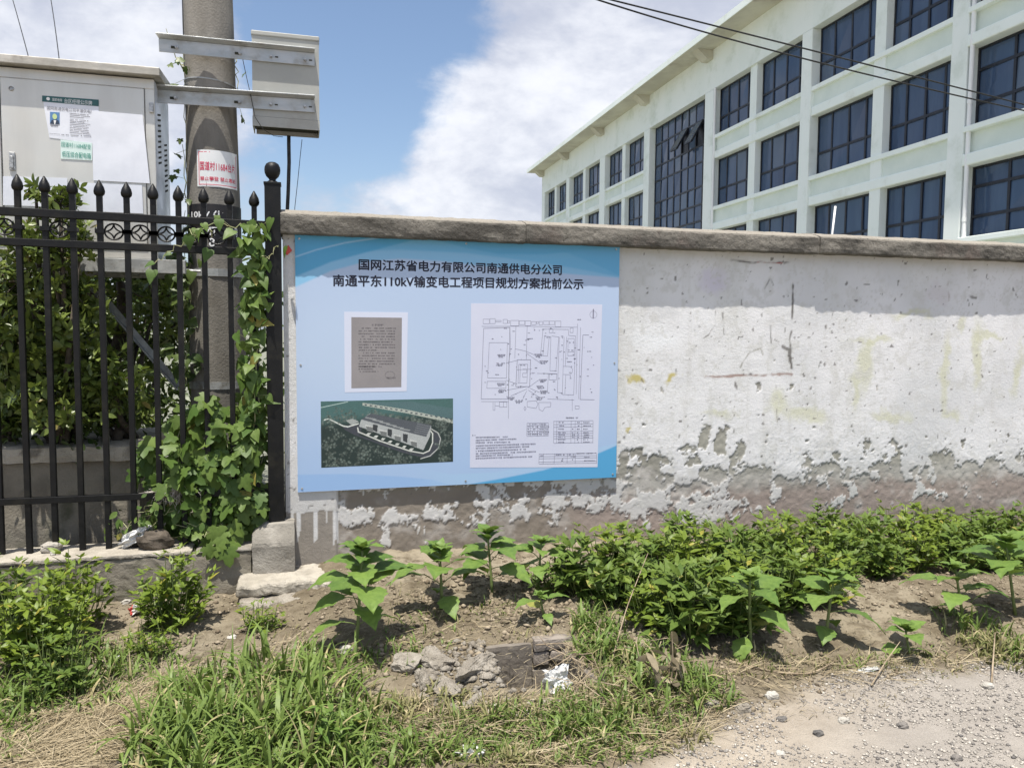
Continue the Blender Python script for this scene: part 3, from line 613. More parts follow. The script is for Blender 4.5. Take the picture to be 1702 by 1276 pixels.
for _ in range(110):
    x, y = rg.uniform(200, 1300), rg.uniform(330, 1060); k.words(*P5(x, y), P5(x+12, 0)[0], 1.0, rg)
def P6(x, y): return 770+x*.15864, 640+y*.15857
k.words(*P6(1075, 342), P6(1200, 0)[0], 2.6, rg)
for i, (y, e) in enumerate([(548, 465), (578, 555), (603, 485), (636, 760), (662, 690), (690, 645), (718, 760), (742, 510), (768, 715)]):
    k.words(*P6(130, y), P6(e, 0)[0], 2.4, rg, -.035 if e > 500 else -.02, .92)
k.words(*P6(95, 525), P6(120, 0)[0], 2.2, rg)
k.build('plan_notes', M['ink'], dr)
k = Ink(-.00135)
def tb(x0, y0, x1, y1, cols, rows, w=.5):
    for c_ in cols: k.ln([P6(c_, y0), P6(c_-4, y1)], w)
    for r_ in rows: k.ln([P6(x0, r_), P6(x1, r_-.02*(x1-x0))], w)
tb(665, 400, 892, 530, [668, 705, 782, 850, 892], [398, 425, 452, 480, 506, 534]); tb(948, 375, 1360, 605, [948, 980, 1130, 1172, 1240, 1360], [378, 412, 440, 487, 510, 535, 560, 607]); tb(792, 715, 1398, 820, [795, 840, 955, 1090, 1175, 1398], [722, 748, 770, 805, 825])
for y in (390, 425, 460, 497, 520, 545, 570, 597):
    for x, e in ((992, 1075), (1140, 1160), (1190, 1225), (1255, 1335)): k.words(*P6(x, y), P6(e-rg.uniform(0, 35), 0)[0], 1.7, rg)
for y in (410, 435, 462, 490, 515):
    for x, e in ((675, 695), (718, 770), (795, 845), (858, 885)): k.words(*P6(x, y), P6(e, 0)[0], 1.3, rg)
k.words(*P6(965, 730), P6(1165, 0)[0], 2, rg, -.02); k.words(*P6(1185, 716), P6(1390, 0)[0], 2, rg, -.02)
for x, y, e in ((1025, 770, 1048), (1025, 790, 1048), (1125, 748, 1168), (1125, 780, 1160), (1265, 755, 1310), (1250, 790, 1370), (805, 738, 832)): k.words(*P6(x, y), P6(e, 0)[0], 1.6, rg)
k.build('plan_tables', M['ink'], dr)
# aerial picture, painted as a coarse raster
pw, ph = 300, 150
A, B_ = np.meshgrid(np.linspace(0, 1, pw), np.linspace(0, 1, ph), indexing='ij')
ac = np.ones(A.shape+(3,))*np.array([.022, .036, .034])
def am(mask, c, k=1.0):
    global ac
    mk = (np.clip(mask, 0, 1)*k)[..., None]; ac = ac*(1-mk)+np.array(c)*mk
am(ss(.42-B_-.1*A, 0, .2), (.07, .15, .145), .85); am(ss(.12-np.abs(B_-.10-.12*A)), (.10, .19, .19), .5)
rr = np.random.default_rng(8)
def inpoly(pts):
    ins = np.zeros(A.shape, bool); n_ = len(pts)
    for i in range(n_):
        (x0, y0), (x1, y1) = pts[i], pts[(i+1) % n_]
        if y0 == y1: continue
        c_ = ((B_ < y0) != (B_ < y1)) & (A < (x1-x0)*(B_-y0)/(y1-y0)+x0); ins ^= c_
    return ins
def q7(*pts): return [((x-60)/965, (y-735+(x-60)*.022)/485) for x, y in pts]
am(inpoly(q7((355, 745), (700, 735), (1025, 790), (1025, 880), (680, 800))), (.085, .15, .16), .9)
am(inpoly(q7((355, 745), (690, 800), (1025, 875), (1025, 905), (680, 825), (355, 765))), (.42, .45, .40), .9)
for i in range(18):
    x = 370+i*37; y = 752+(x-355)*.165+(6 if x > 700 else 0); am(inpoly(q7((x, y), (x+18, y+3), (x+18, y+12), (x, y+9))), (.05, .07, .09))
am(inpoly(q7((210, 915), (330, 900), (350, 935), (330, 985), (700, 1120), (800, 1140), (850, 1110), (880, 1040), (870, 960), (900, 960), (930, 1010), (915, 1090), (860, 1160), (790, 1160), (640, 1120), (300, 985), (230, 945))), (.055, .06, .075), .95)
def bline(pts, w, c, k_=1.0):
    P = q7(*pts)
    for (x0, y0), (x1, y1) in zip(P[:-1], P[1:]):
        t = np.clip(((A-x0)*2*(x1-x0)*2+(B_-y0)*(y1-y0))/((2*(x1-x0))**2+(y1-y0)**2), 0, 1); d = np.hypot(2*(A-x0-t*(x1-x0)), B_-y0-t*(y1-y0)); am(ss(w-d, 0, .008), c, k_)
bline([(85, 870), (115, 862), (215, 915), (250, 922), (325, 900)], .012, (.7, .72, .68)); bline([(320, 930), (325, 960), (480, 1030), (700, 1110), (800, 1130), (845, 1110), (870, 1050), (870, 980), (855, 960)], .012, (.66, .67, .63))
bline([(860, 945), (910, 975), (930, 1020), (915, 1090), (850, 1150), (780, 1170)], .010, (.55, .56, .54)); bline([(60, 780), (250, 738)], .008, (.5, .62, .6))
def trees(n_, f):
    global ac
    for _ in range(n_):
        x, y = f(); 
        for _k in range(14):
            cx, cy = x+rr.normal(0, .022), y+rr.normal(0, .035); r_ = rr.uniform(.012, .026)
            d = np.hypot((A-cx)*2, B_-cy); c_ = np.array([.105, .13, .115])*rr.uniform(.3, 1.7); am(ss(r_-d, 0, .02), c_, .8)
trees(24, lambda: (rr.uniform(.03, .40), rr.uniform(.16, .34)) if rr.random() < .45 else (rr.uniform(.0, .14), rr.uniform(.3, .95)))
trees(26, lambda: (lambda t: (.12+.55*t, .58+.38*t+rr.uniform(-.06, .12)))(rr.random())); trees(14, lambda: (rr.uniform(.02, .45), rr.uniform(.75, 1.0)))
trees(22, lambda: (lambda t: (.36+.58*t, .20+.22*t))(rr.random())); trees(14, lambda: (rr.uniform(.90, 1.0), rr.uniform(.35, 1.0)))
am(inpoly(q7((345, 870), (410, 825), (860, 915), (850, 1000), (800, 1105), (700, 1065), (330, 920))), (.38, .40, .40)); am(inpoly(q7((345, 868), (415, 825), (860, 915), (822, 1005), (710, 975))), (.085, .095, .11))
for x in (430, 535, 650): am(inpoly(q7((x, 905+(x-430)*.33), (x+35, 912+(x-430)*.33), (x+30, 965+(x-430)*.38), (x, 950+(x-430)*.38))), (.04, .045, .05))
for x in (380, 480, 585, 705): y = 915+(x-380)*.36; am(inpoly(q7((x, y), (x+48, y+12), (x+48, y+50), (x+6, y+38))), (.16, .17, .17)); am(inpoly(q7((x-6, y-8), (x+48, y+6), (x+50, y+14), (x-4, y+2))), (.55, .56, .54))
for i in range(6): x = 380+i*50; y = 850+i*17; am(inpoly(q7((x, y), (x+75, y+15), (x+68, y+24), (x-6, y+9))), (.34, .36, .36), .7)
for i in range(5): y = 905+i*15; bline([(755-i*6, y), (850-i*5, y+22)], .006, (.4, .42, .44), .8)
for i in range(7): x = 395+i*52; y = 968+i*20; am(inpoly(q7((x, y), (x+22, y+3), (x+6, y+20), (x-14, y+12))), (.60, .62, .58), .9)
am(inpoly(q7((235, 875), (285, 862), (330, 885), (280, 912))), (.33, .35, .34)); ac *= (1+.35*(rr.random(A.shape)-.5))[..., None]
cn = bquad(((533, 667), (753, 662), (753, 767), (534, 777)), -.0006); cn = [np.array(t) for t in cn]
Pa = (cn[0]*(1-A[..., None])+cn[1]*A[..., None])*(1-B_[..., None])+(cn[3]*(1-A[..., None])+cn[2]*A[..., None])*B_[..., None]
I = np.arange(pw*ph).reshape(pw, ph); F = np.stack([I[:-1, 1:], I[1:, 1:], I[1:, :-1], I[:-1, :-1]], -1).reshape(-1, 4)
addmesh('aerial_picture', Pa.reshape(-1, 3), F, M['photocol'], board, col=ac.reshape(-1, 3))

# ------------------------------------------------------------------ railing, kerb, footing
FY = -.03
fence = empty('iron_fence', (-1.0, FY, .3), 'black iron spear-topped railing with circle ornaments, joined to the end of the whitewashed wall', 'fence')
def fz(px0, px1, x):       # height along the sloping fence between two photo points
    a, b_ = onY(*px0, FY), onY(*px1, FY); return a[2]+(b_[2]-a[2])*(x-a[0])/(b_[0]-a[0])
RX0, RX1 = -2.25, -.19
def rail(t0, t1, b0, b1, name='rail', d=.042):
    m_ = MB(); P = []
    for x in (RX0, RX1): P.append((fz(t0, t1, x), fz(b0, b1, x)))
    (ta, ba), (tb_, bb) = P; y0, y1 = FY-d/2, FY+d/2
    m_.hexa([(RX0, y0, ba), (RX1, y0, bb), (RX1, y1, bb), (RX0, y1, ba), (RX0, y0, ta), (RX1, y0, tb_), (RX1, y1, tb_), (RX0, y1, ta)])
    return m_.build(name, M['iron'], fence, bevel=.003)
rail((0, 344), (440, 368), (0, 358), (440, 380)); rail((0, 395), (440, 414), (0, 407.5), (440, 426)); rail((0, 828), (440, 811), (0, 839), (440, 821))
tips = [27, 72, 118, 163, 208, 252, 294, 336, 379, 420]
pxs = [float(onY(t+2, 320, FY)[0]) for t in tips]
pxs = [pxs[0]-.276, pxs[0]-.14]+pxs
for x in pxs:
    zt = fz((27, 290), (420, 318), x); z0 = .27; w = .0152
    m_ = MB().box((x-w, FY-w, z0), (x+w, FY+w, zt-.085)); pk = m_.build('picket', M['iron'], fence, bevel=.003)
    MB().lathe((x, FY, zt-.09), [(.017, 0), (.028, .012), (.031, .028), (.026, .05), (.013, .075), (.003, .092)], 10).build('spear_tip', M['iron'], pk, smooth=True)
def ring(xa, xb):
    xc = (xa+xb)/2; zc = (fz((0, 358), (440, 380), xc)+fz((0, 395), (440, 414), xc))/2; R = (xb-xa)/2-.022; m_ = MB()
    th = np.linspace(0, 2*math.pi, 29); m_.tube([(xc+R*math.cos(t), FY, zc+R*.92*math.sin(t)) for t in th], .0055, 6, False)
    for sx in (-1, 1):
        for sz in (-1, 1):     # four concave arcs making the inner diamond
            c0 = np.array([xc+sx*R, zc+sz*R*.92]); tt = np.linspace(0, math.pi/2, 9)
            m_.tube([(c0[0]-sx*R*math.cos(t), FY, c0[1]-sz*R*.92*math.sin(t)) for t in tt], .005, 6)
    for x in (xa, xb): m_.box((x-.024, FY-.024, zc-.012), (x+.024, FY+.024, zc+.012))
    return m_.build('ring_ornament', M['iron'], fence, smooth=False)
for i, j in ((0, 1), (1, 2), (3, 4), (5, 6), (6, 7), (7, 8), (8, 9), (9, 10)): ring(pxs[i], pxs[j])
pp = onY(453, 305, -.05); px_ = float(pp[0])
post = MB().box((px_-.046, -.096, .40), (px_+.046, -.004, pp[2])).build('post', M['iron'], fence, bevel=.004)
MB().lathe((px_, -.05, pp[2]-.002), [(.036, 0), (.03, .012), (.018, .02), (.022, .028), (.036, .042), (.0445, .062), (.0465, .080), (.0445, .098), (.036, .115), (.02, .125), (.002, .128)], 20).build('ball_finial', M['iron'], post, smooth=True)
MB().box((px_-.05, -.10, pp[2]-.012), (px_+.05, .0, pp[2]+.002)).build('post_cap', M['iron'], post, bevel=.002)
wb = MB()
c0 = onY(290, 816, FY-.03)
for i in range(140):
    a = RNG.normal(0, 1, 3)*np.array([.05, .012, .022]); e = a+np.array([RNG.normal(0, .03), RNG.normal(0, .01), -abs(RNG.normal(0, .05))])
    wb.tube([c0+a*np.array([1, 1, .4]), c0+(a+e)/2+RNG.normal(0, .008, 3), c0+e], .0012, 3, False)
for i in range(60):
    x = RNG.uniform(-.16, .02); wb.tube([c0+(x, RNG.normal(0, .01), .002), c0+(x+RNG.uniform(-.05, .05), RNG.normal(0, .01), RNG.normal(0, .006))], .0013, 3, False)
tag(wb.build('cobweb', M['web']), 'dusty pale cobweb hanging from the bottom rail of the black railing', 'cobweb')

def rough(mb_pts, n=None): return mb_pts
def block(name, a, b, m, seed, parent=None, st=.03, amp=.008, bev=.012):
    """a rough-surfaced block: gridded box with rounded, noisy faces"""
    a = np.array(a, float); b = np.array(b, float); N = np.maximum(((b-a)/st).astype(int), 2); V = []; F = []; key = {}
    def vid(i, j, k):
        t = (i, j, k)
        if t not in key: key[t] = len(V); V.append(a+(b-a)*np.array(t)/N)
        return key[t]
    for ax in range(3):
        o1, o2 = [(1, 2), (2, 0), (0, 1)][ax]
        for sd in (0, N[ax]):
            for i in range(N[o1]):
                for j in range(N[o2]):
                    q = []
                    for di, dj in ((0, 0), (1, 0), (1, 1), (0, 1)):
                        t = [0, 0, 0]; t[ax] = sd; t[o1] = i+di; t[o2] = j+dj; q.append(vid(*t))
                    F.append(tuple(q if sd else q[::-1]))
    V = np.array(V); lo, hi = a+bev, b-bev; cl = np.clip(V, lo, hi); d = V-cl; L = np.linalg.norm(d, axis=1, keepdims=True)
    V = np.where(L > 1e-9, cl+d/np.maximum(L, 1e-9)*np.minimum(L, bev), V)
    for ax in range(3):
        u_, v_ = V[:, (ax+1) % 3], V[:, (ax+2) % 3]; V[:, ax] += amp*fbm(u_*11+seed, v_*11+V[:, ax]*7, ax+1, 4)+amp*.5*fbm(u_*40, v_*40+seed, ax+2, 2)
    return V, F
def rblock(name, a, b, m, seed, parent=None, **k):
    V, F = block(name, a, b, m, seed, parent, **k); return addmesh(name, V, F, m, parent)
kerb = empty('concrete_kerb', (-1.2, -.05, 0), 'low cement kerb with dusty top carrying the black railing', 'kerb')
rblock('kerb_base', (-3.2, -.20, -.2), (-.285, .10, .282), M['damp_render'], 1, kerb, st=.03, amp=.008)
rblock('dusty_top', (-3.2, -.205, .284), (-.62, .102, .306), M['concrete_dust'], 4, kerb, st=.025, amp=.006, bev=.006)
rblock('dusty_top', (-.60, -.203, .282), (-.285, .102, .298), M['concrete'], 6, kerb, st=.025, amp=.006, bev=.006)
V, F = block('', (-.283, -.215, .10), (-.036, .02, .425), None, 3, None, st=.02, amp=.004, bev=.008)
k_ = ss(V[:, 2], .30, .425)*1.0; V[:, 1] = np.where(V[:, 1] < -.1, V[:, 1]+.075*k_, V[:, 1]); V[:, 0] = np.where((V[:, 0] < -.16), V[:, 0]+.07*ss(V[:, 2], .36, .43), V[:, 0])
tag(addmesh('concrete_block', V, F, M['concrete']), 'grey concrete block at the foot of the ball-topped fence post', 'block')
slab = empty('cracked_slab', (-.1, -.3, .05), 'cracked pale footing slab under the grey concrete block', 'slab')
V, F = block('', (-.36, -.42, .075), (.17, -.06, .145), None, 8, None, st=.015, amp=.012, bev=.02); V[:, 1] += np.where(V[:, 1] < -.3, .05*fbm(V[:, 0]*6, V[:, 0]*0, 2, 4), 0); V[:, 2] -= .02*ss(V[:, 0], 0, .2); addmesh('broken_edge', V, F, M['concrete_dust'], slab)
V, F = block('', (-.34, -.52, -.02), (.20, -.06, .078), None, 12, None, st=.015, amp=.016, bev=.03); V[:, 1] += np.where(V[:, 1] < -.3, .09*fbm(V[:, 0]*5+3, V[:, 0]*0, 4, 4), 0); addmesh('lower_layer', V, F, M['rubble'], slab)

# ------------------------------------------------------------------ low plinth behind the railing
pl_ = empty('masonry_plinth', (-2, .8, 0), 'low grey masonry plinth with concrete slab top behind the railing', 'plinth')
rblock('slab_top', (-3.6, .30, .765), (-.955, 1.25, .865), M['concrete_dust'], 2, pl_, st=.04, amp=.01, bev=.02)
rblock('plinth_base', (-3.6, .35, -.1), (-.985, 1.2, .764), M['damp_render'], 5, pl_, st=.04, amp=.006, bev=.008)

# ------------------------------------------------------------------ distribution cabinet on its steel frame
CY = .45; CXR = -.865; CXL = -2.25; CZ0 = 2.035; CZ1 = 3.155; CD = .56
cabn = empty('distribution_cabinet', ((CXL+CXR)/2, CY+CD/2, CZ0), 'big pale steel electrical cabinet with pasted notices above the railing', 'electrical cabinet')
MB().box((CXL, CY+.02, CZ0), (CXR, CY+CD, CZ1)).build('cabinet_body', M['cab_side'], cabn, bevel=.006)
b = MB()
b.box((CXL, CY, CZ0), (CXR, CY+.019, CZ0+.075)); b.box((CXL, CY, CZ1-.06), (CXR, CY+.019, CZ1)); b.box((CXR-.055, CY, CZ0+.075), (CXR, CY+.019, CZ1-.06)); b.box((CXL, CY, CZ0+.075), (CXL+.055, CY+.019, CZ1-.06))
b.build('front_frame', M['cab'], cabn, bevel=.003)
xm = float(onY(4, 260, CY)[0])
d1 = MB().box((xm+.004, CY-.012, CZ0+.078), (CXR-.058, CY+.012, CZ1-.063)).build('cabinet_door', M['cab'], cabn, bevel=.005)
d2 = MB().box((CXL+.058, CY-.012, CZ0+.078), (xm-.004, CY+.012, CZ1-.063)).build('cabinet_door', M['cab'], cabn, bevel=.005)
h = onY(20, 268, CY-.02); m_ = MB().box((h[0]-.017, CY-.022, h[2]-.055), (h[0]+.017, CY-.013, h[2]+.055)); m_.box((h[0]-.009, CY-.034, h[2]-.045), (h[0]+.009, CY-.022, h[2]+.03)); m_.build('handle', M['bolt'], d1, bevel=.004)
h = onY(18, 147, CY-.02); MB().lathe((0, 0, 0), [(.014, 0), (.014, .004), (.010, .007), (.009, .003)], 14).build('lock', M['bolt'], d1)
lo_ = bpy.data.objects['lock']; lo_.data.transform(Matrix.Translation(Vector(ORG[cabn])) ); lo_.data.transform(Matrix.Rotation(math.radians(90), 4, 'X')); lo_.data.transform(Matrix.Translation(Vector(np.array([h[0], CY-.0125, h[2]])-ORG[cabn])))
for py in (180, 400): h = onY(252, py, CY); MB().box((h[0]-.012, CY-.02, h[2]-.03), (h[0]+.012, CY, h[2]+.03)).build('hinge', M['bolt'], cabn, bevel=.003)
ro = MB(); y0, y1 = CY-.075, CY+CD+.07; x0, x1 = CXL-.06, CXR+.045; zb = CZ1+.005
ro.hexa([(x0, y0, zb), (x1, y0, zb), (x1, y1, zb+.03), (x0, y1, zb+.03), (x0, y0, zb+.05), (x1, y0, zb+.05), (x1, y1, zb+.10), (x0, y1, zb+.10)])
ro.build('cabinet_roof', M['roof_steel'], cabn, bevel=.004)
for cx_, z0, z1 in ((CY+.16, 2.66, 3.0), (CY+.40, 2.52, 2.86)):
    ve = MB()
    for z in np.arange(z0, z1, .034): ve.hexa([(CXR+.0, cx_-.05, z-.007), (CXR+.003, cx_-.05, z-.007), (CXR+.003, cx_+.05, z+.017), (CXR+.0, cx_+.05, z+.017), (CXR+.0, cx_-.05, z+.006), (CXR+.003, cx_-.05, z+.006), (CXR+.003, cx_+.05, z+.030), (CXR+.0, cx_+.05, z+.030)])
    ve.build('vent_slots', M['dark'], cabn)
CYF = CY-.0125
def csheet(name, px, m, dy, parent):
    a = [onY(*t, CYF-dy) for t in px]; return MB().prism([a[3], a[2], a[1], a[0]], (0, 0, 0), (0, .0012, 0)).build(name, m, parent)
def cquad(px, dy): return [onY(*t, CYF-dy) for t in px]
nt1 = csheet('staff_notice', ((70, 159), (164, 168), (164, 240), (82, 229)), M['paper'], .002, d1)
csheet('notice_heading_band', ((70, 159), (164, 166), (164, 177), (70, 169)), M['greenband'], .0035, nt1)
a = cquad(((107, 164), (153, 168), (107, 171.5)), .004); lettering('notice_lettering', '台区经理公示牌', *a, M['whitetext'], nt1, .0)
a = cquad(((87, 163), (103, 164.5), (87, 168)), .004); lettering('notice_lettering', '国家电网', *a, M['whitetext'], nt1, .0)
e_ = onY(80, 164.5, CYF-.004); MB().prism([e_+.010*np.array([math.cos(t), 0, math.sin(t)]) for t in np.linspace(0, 6.28, 13)[:-1]], (0, -.0005, 0), (0, .0005, 0)).build('emblem', M['whitetext'], nt1)
a = cquad(((78, 176.5), (156, 183.5), (78, 182.5)), .0035); lettering('notice_lettering', '国网南通供电公司平潮供电所', *a, M['greytext'], nt1, .0)
csheet('portrait_background', ((83, 186), (99, 187), (99, 207), (83, 206)), simple('portrait_blue', (.10, .22, .42)), .0035, nt1)
def disc(px, py, rx, rz, dy, m, name):
    c_ = onY(px, py, CYF-dy); return MB().prism([c_+np.array([rx*math.cos(t), 0, rz*math.sin(t)]) for t in np.linspace(0, 6.283, 17)[:-1]], (0, -.0004, 0), (0, .0004, 0)).build(name, m, nt1)
csheet('portrait_jacket', ((86, 199.5), (97, 200), (99, 207), (83, 206)), simple('portrait_navy', (.03, .05, .09)), .0045, nt1)
disc(91, 194, .0125, .017, .0055, simple('portrait_face', (.50, .62, .30)), 'portrait_face')
csheet('portrait_shirt', ((89, 200), (93.5, 200.3), (91.5, 207), (90.5, 207)), M['whitetext'], .0055, nt1)
class CInk:
    def __init__(s, dy): s.b = MB(); s.dy = dy
    def row(s, x0, y0, x1, h_, slope=.085, dens=.9):
        x = x0
        while x < x1:
            w = RNG.uniform(.8, 2.0)
            if RNG.random() < dens:
                a_ = [onY(q_[0], q_[1], CYF-s.dy) for q_ in ((x, y0+slope*(x-x0)+h_/2), (x+w, y0+slope*(x-x0)+h_/2), (x+w, y0+slope*(x-x0)-h_/2), (x, y0+slope*(x-x0)-h_/2))]
                s.b.add(a_, [(0, 1, 2, 3)])
            x += w+.5
    def build(s, name, m, parent): return s.b.build(name, m, parent)
k = CInk(.004)
for i in range(12): k.row(116, 189+i*2.75+(1.5 if i > 2 else 0), 150-RNG.uniform(0, 14 if i in (2, 4, 6, 8) else 3), 1.0 if i not in (0, 4) else 1.4)
k.row(84, 208.5, 95, 2.0); k.row(102, 224, 150, 1.2, .06, .6); k.row(82, 222, 100, .6); k.build('notice_print', M['greytext'], nt1)
ng = csheet('cabinet_name_label', ((100.5, 232), (153, 238), (153, 267), (101, 264)), M['paper_green'], .0032, d1)
a = cquad(((102, 235.5), (151, 240.5), (102, 244)), .0047); lettering('label_lettering', '国道村11684配变', *a, M['greentext'], ng, .0)
a = cquad(((103, 251), (151, 255), (103, 260.5)), .0047); lettering('label_lettering', '低压综合配电箱', *a, M['greentext'], ng, .004)
csheet('blank_paper_sheet', ((152, 184), (237, 191), (249, 305), (155, 300)), M['paper'], .0055, d1)
csheet('blank_paper_sheet', ((120, 303), (236, 308), (238, 355), (122, 350)), M['paper'], .0045, d1)
csheet('blank_paper_sheet', ((5, 293), (112, 296), (112, 345), (5, 341)), M['paper'], .0032, d1)
fr = empty('steel_support_frame', (-1.3, .7, 1.9), 'dull galvanised steel frame with diagonal brace holding up the cabinet', 'steel frame')
b = MB(); b.box((-2.4, CY-.02, CZ0-.09), (-.70, CY+.03, CZ0-.003)); b.build('support_beam', M['steel_dull'], fr, bevel=.003)
MB().box((-2.4, CY+CD-.03, CZ0-.09), (-.70, CY+CD+.02, CZ0-.003)).build('support_beam', M['steel_dull'], fr, bevel=.003)
for x in (-2.0, -1.1): MB().box((x-.03, CY+.032, CZ0-.08), (x+.03, CY+CD-.032, CZ0-.005)).build('cross_beam', M['steel_dull'], fr)
a, b_ = onY(150, 478, .72), onY(296, 648, .72); MB().bar(a, b_, .006, .055, (0, 1, 0)).bar(a+np.array((0, .028, 0.02)), b_+np.array((0, .028, 0.02)), .055, .006, (0, 1, 0)).build('diagonal_brace', M['steel_dull'], fr)

# ------------------------------------------------------------------ concrete pole with bracket arms and signs
POY = .79; POX = float(onY(354.5, 300, POY)[0]); PR0 = .170
pole = empty('utility_pole', (POX, POY, 0), 'round grey concrete utility pole standing behind the iron railing', 'utility pole')
def prad(z): return PR0-(z-2.6)/95
def pox(z): return POX+.010*(2.6-z)
zs = np.linspace(-.3, 9.5, 60); V = []; nn = 40
for z in zs:
    for j in range(nn):
        t = 2*math.pi*j/nn; r_ = prad(z)+(.0035 if j in (29,) else 0)+.0012*fbm(j*.7, z*3, 2, 3); V.append((pox(z)+r_*math.cos(t), POY+r_*math.sin(t), z))
F = [(i*nn+j, i*nn+(j+1) % nn, (i+1)*nn+(j+1) % nn, (i+1)*nn+j) for i in range(len(zs)-1) for j in range(nn)]+[tuple((len(zs)-1)*nn+j for j in range(nn))]
addmesh('pole_shaft', V, F, M['pole'], pole, smooth=True)
AY = POY-PR0-.045
def arm(px0, px1, lift):       # L-section arm; end points on its lower front edge
    P, Q = onY(*px0, AY), onY(*px1, AY); P, Q = np.array(P), np.array(Q); Q[1] = P[1]; hgt = .083
    m_ = MB(); t_ = .007
    m_.hexa([P, Q, Q+(0, t_, 0), P+(0, t_, 0), P+(0, 0, hgt), Q+(0, 0, hgt), Q+(0, t_, hgt), P+(0, t_, hgt)])
    m_.hexa([P+(-.012, -.045, hgt+.014), Q+(.002, -.045, hgt+.014), Q+(.0, t_, hgt+.0005), P+(0, t_, hgt+.0005), P+(-.012, -.045, hgt+.021), Q+(.002, -.045, hgt+.021), Q+(0, t_, hgt+.0075), P+(0, t_, hgt+.0075)])
    ao = m_.build('bracket_arm', M['steel'], pole, bevel=.0015)
    for f_, oval in ((.10, 1), (.50, 1), (.70, 0), (.925, 0)):
        c_ = P+(Q-P)*f_+np.array((0, -.002, .035)); bo = MB()
        if oval: bo.box(c_+(-.024, -.001, -.008), c_+(.006, .003, .008))
        ob = bo.build('slot_hole', M['dark'], ao) if oval else None
        bb_ = MB().tube([c_+(.010, .0, 0), c_+(.010, -.012, 0)], .0105, 6); bb_.tube([c_+(.010, -.012, 0), c_+(.010, -.022, 0)], .006, 8); bb_.build('bolt', M['bolt'], ao)
        if not oval: MB().box(c_+(.036, -.001, -.004), c_+(.056, .001, .004)).build('slot_hole', M['dark'], ao)
    return ao
arm((264, 86), (523, 110), 0); arm((262, 171), (523, 187), 0)
def hoop(z, r_add, w, hgt, m, name, tilt=0):
    r_ = prad(z)+r_add; V = []; k_ = 36
    for j in range(k_):
        t = 2*math.pi*j/k_
        for rr_, zz in ((r_, 0), (r_+w, 0), (r_+w, hgt), (r_, hgt)): V.append((pox(z)+rr_*math.cos(t), POY+rr_*math.sin(t), z+zz+tilt*math.cos(t)))
    F = [(j*4+a_, ((j+1) % k_)*4+a_, ((j+1) % k_)*4+(a_+1) % 4, j*4+(a_+1) % 4) for j in range(k_) for a_ in range(4)]
    return addmesh(name, V, F, m, pole)
zz = lambda py: float(onY(355, py, POY-PR0)[2])
hoop(zz(132), -.001, .006, .008, M['steel_dull'], 'wire_hoop', -.012); hoop(zz(459), .0, .007, .05, M['steel'], 'clamp_band'); hoop(zz(647), .0, .007, .05, M['steel_dull'], 'clamp_band')
c_ = onY(334, 451, POY-PR0-.03); MB().tube([c_+(-.16, 0, .006), c_+(.01, 0, 0)], .010, 8).lathe(c_+(.01, 0, -.012), [(.015, 0), (.015, .024)], 6).build('clamp_bolt', M['bolt'], pole)
def curved(name, x0, x1, z0, z1, m, radd, parent, n_=20):
    R = prad((z0+z1)/2)+radd; V = []; F = []; xs = np.linspace(x0, x1, n_); cx = pox((z0+z1)/2)
    for x in xs:
        a_ = (x-cx)/R
        for z in (z0, z1): V.append((cx+R*math.sin(a_), POY-R*math.cos(a_), z))
    F = [(2*i, 2*i+2, 2*i+3, 2*i+1) for i in range(n_-1)]
    return addmesh(name, V, F, m, parent, smooth=True)
def onpole(px, py, radd=.004):     # photo pixel -> angle*R, z on the pole surface
    d = ray(px, py); z_ = 2.4
    for _ in range(6):
        R = prad(z_)+radd; o_ = CAM[:2]-np.array([pox(z_), POY]); A_ = d[:2]@d[:2]; B2 = o_@d[:2]; C_ = o_@o_-R*R; D = max(B2*B2-A_*C_, 0)
        P = CAM+(-B2-math.sqrt(D))/A_*d; z_ = P[2]
    return math.atan2(P[0]-pox(z_), POY-P[1])*R+pox(z_), z_
def cwarp(z, radd):
    R = prad(z)+radd; cx = pox(z)
    def f(Q): Q = Q.copy(); a_ = (Q[:, 0]-cx)/R; Q[:, 0] = cx+R*np.sin(a_); Q[:, 1] = POY-R*np.cos(a_); return Q
    return f
def ctext(name, txt, p0, p1, p2, m, radd, parent, bold=.01):
    a_, b2, c2 = (np.array([q_[0], 0, q_[1]]) for q_ in (onpole(*p0, radd), onpole(*p1, radd), onpole(*p2, radd)))
    b2[2] = a_[2]; c2[0] = a_[0]
    return lettering(name, txt, a_, b2, c2, m, parent, bold, 0.0, cwarp(a_[2], radd))
x0, z1 = onpole(327, 249); x1, _z = onpole(393, 256); _x, z0 = onpole(330, 310)
sg = curved('warning_sign', x0, x1, z0, z1, M['sign'], .004, pole)
for (xa, xb, za, zb_) in ((x0+.012, x1-.012, z1-.016, z1-.012), (x0+.012, x1-.012, z0+.012, z0+.016), (x0+.012, x0+.016, z0+.016, z1-.016), (x1-.016, x1-.012, z0+.016, z1-.016)): curved('sign_border', xa, xb, za, zb_, M['redtext'], .0052, sg, 12)
ctext('sign_lettering', '国道村11684台片', (332, 268), (390, 268), (332, 283), M['redtext'], .0056, sg, .014)
ctext('sign_lettering', '禁止攀登 禁止靠近', (332.5, 293), (391, 293), (332.5, 300), M['redtext'], .0056, sg, .016)
x0, z1 = onpole(315, 340); x1, _z = onpole(396, 345); _x, z0 = onpole(330, 416); x1 += .05
pt = curved('pole_number_plate', x0, x1, z0, z1, M['plate'], .0045, pole)
ctext('plate_lettering', '10kV 牛', (318, 350), (372, 350), (318, 363), M['whitetext'], .006, pt, .02); ctext('plate_lettering', 'MT', (340, 377), (361, 377), (340, 391), M['whitetext'], .006, pt, .02)
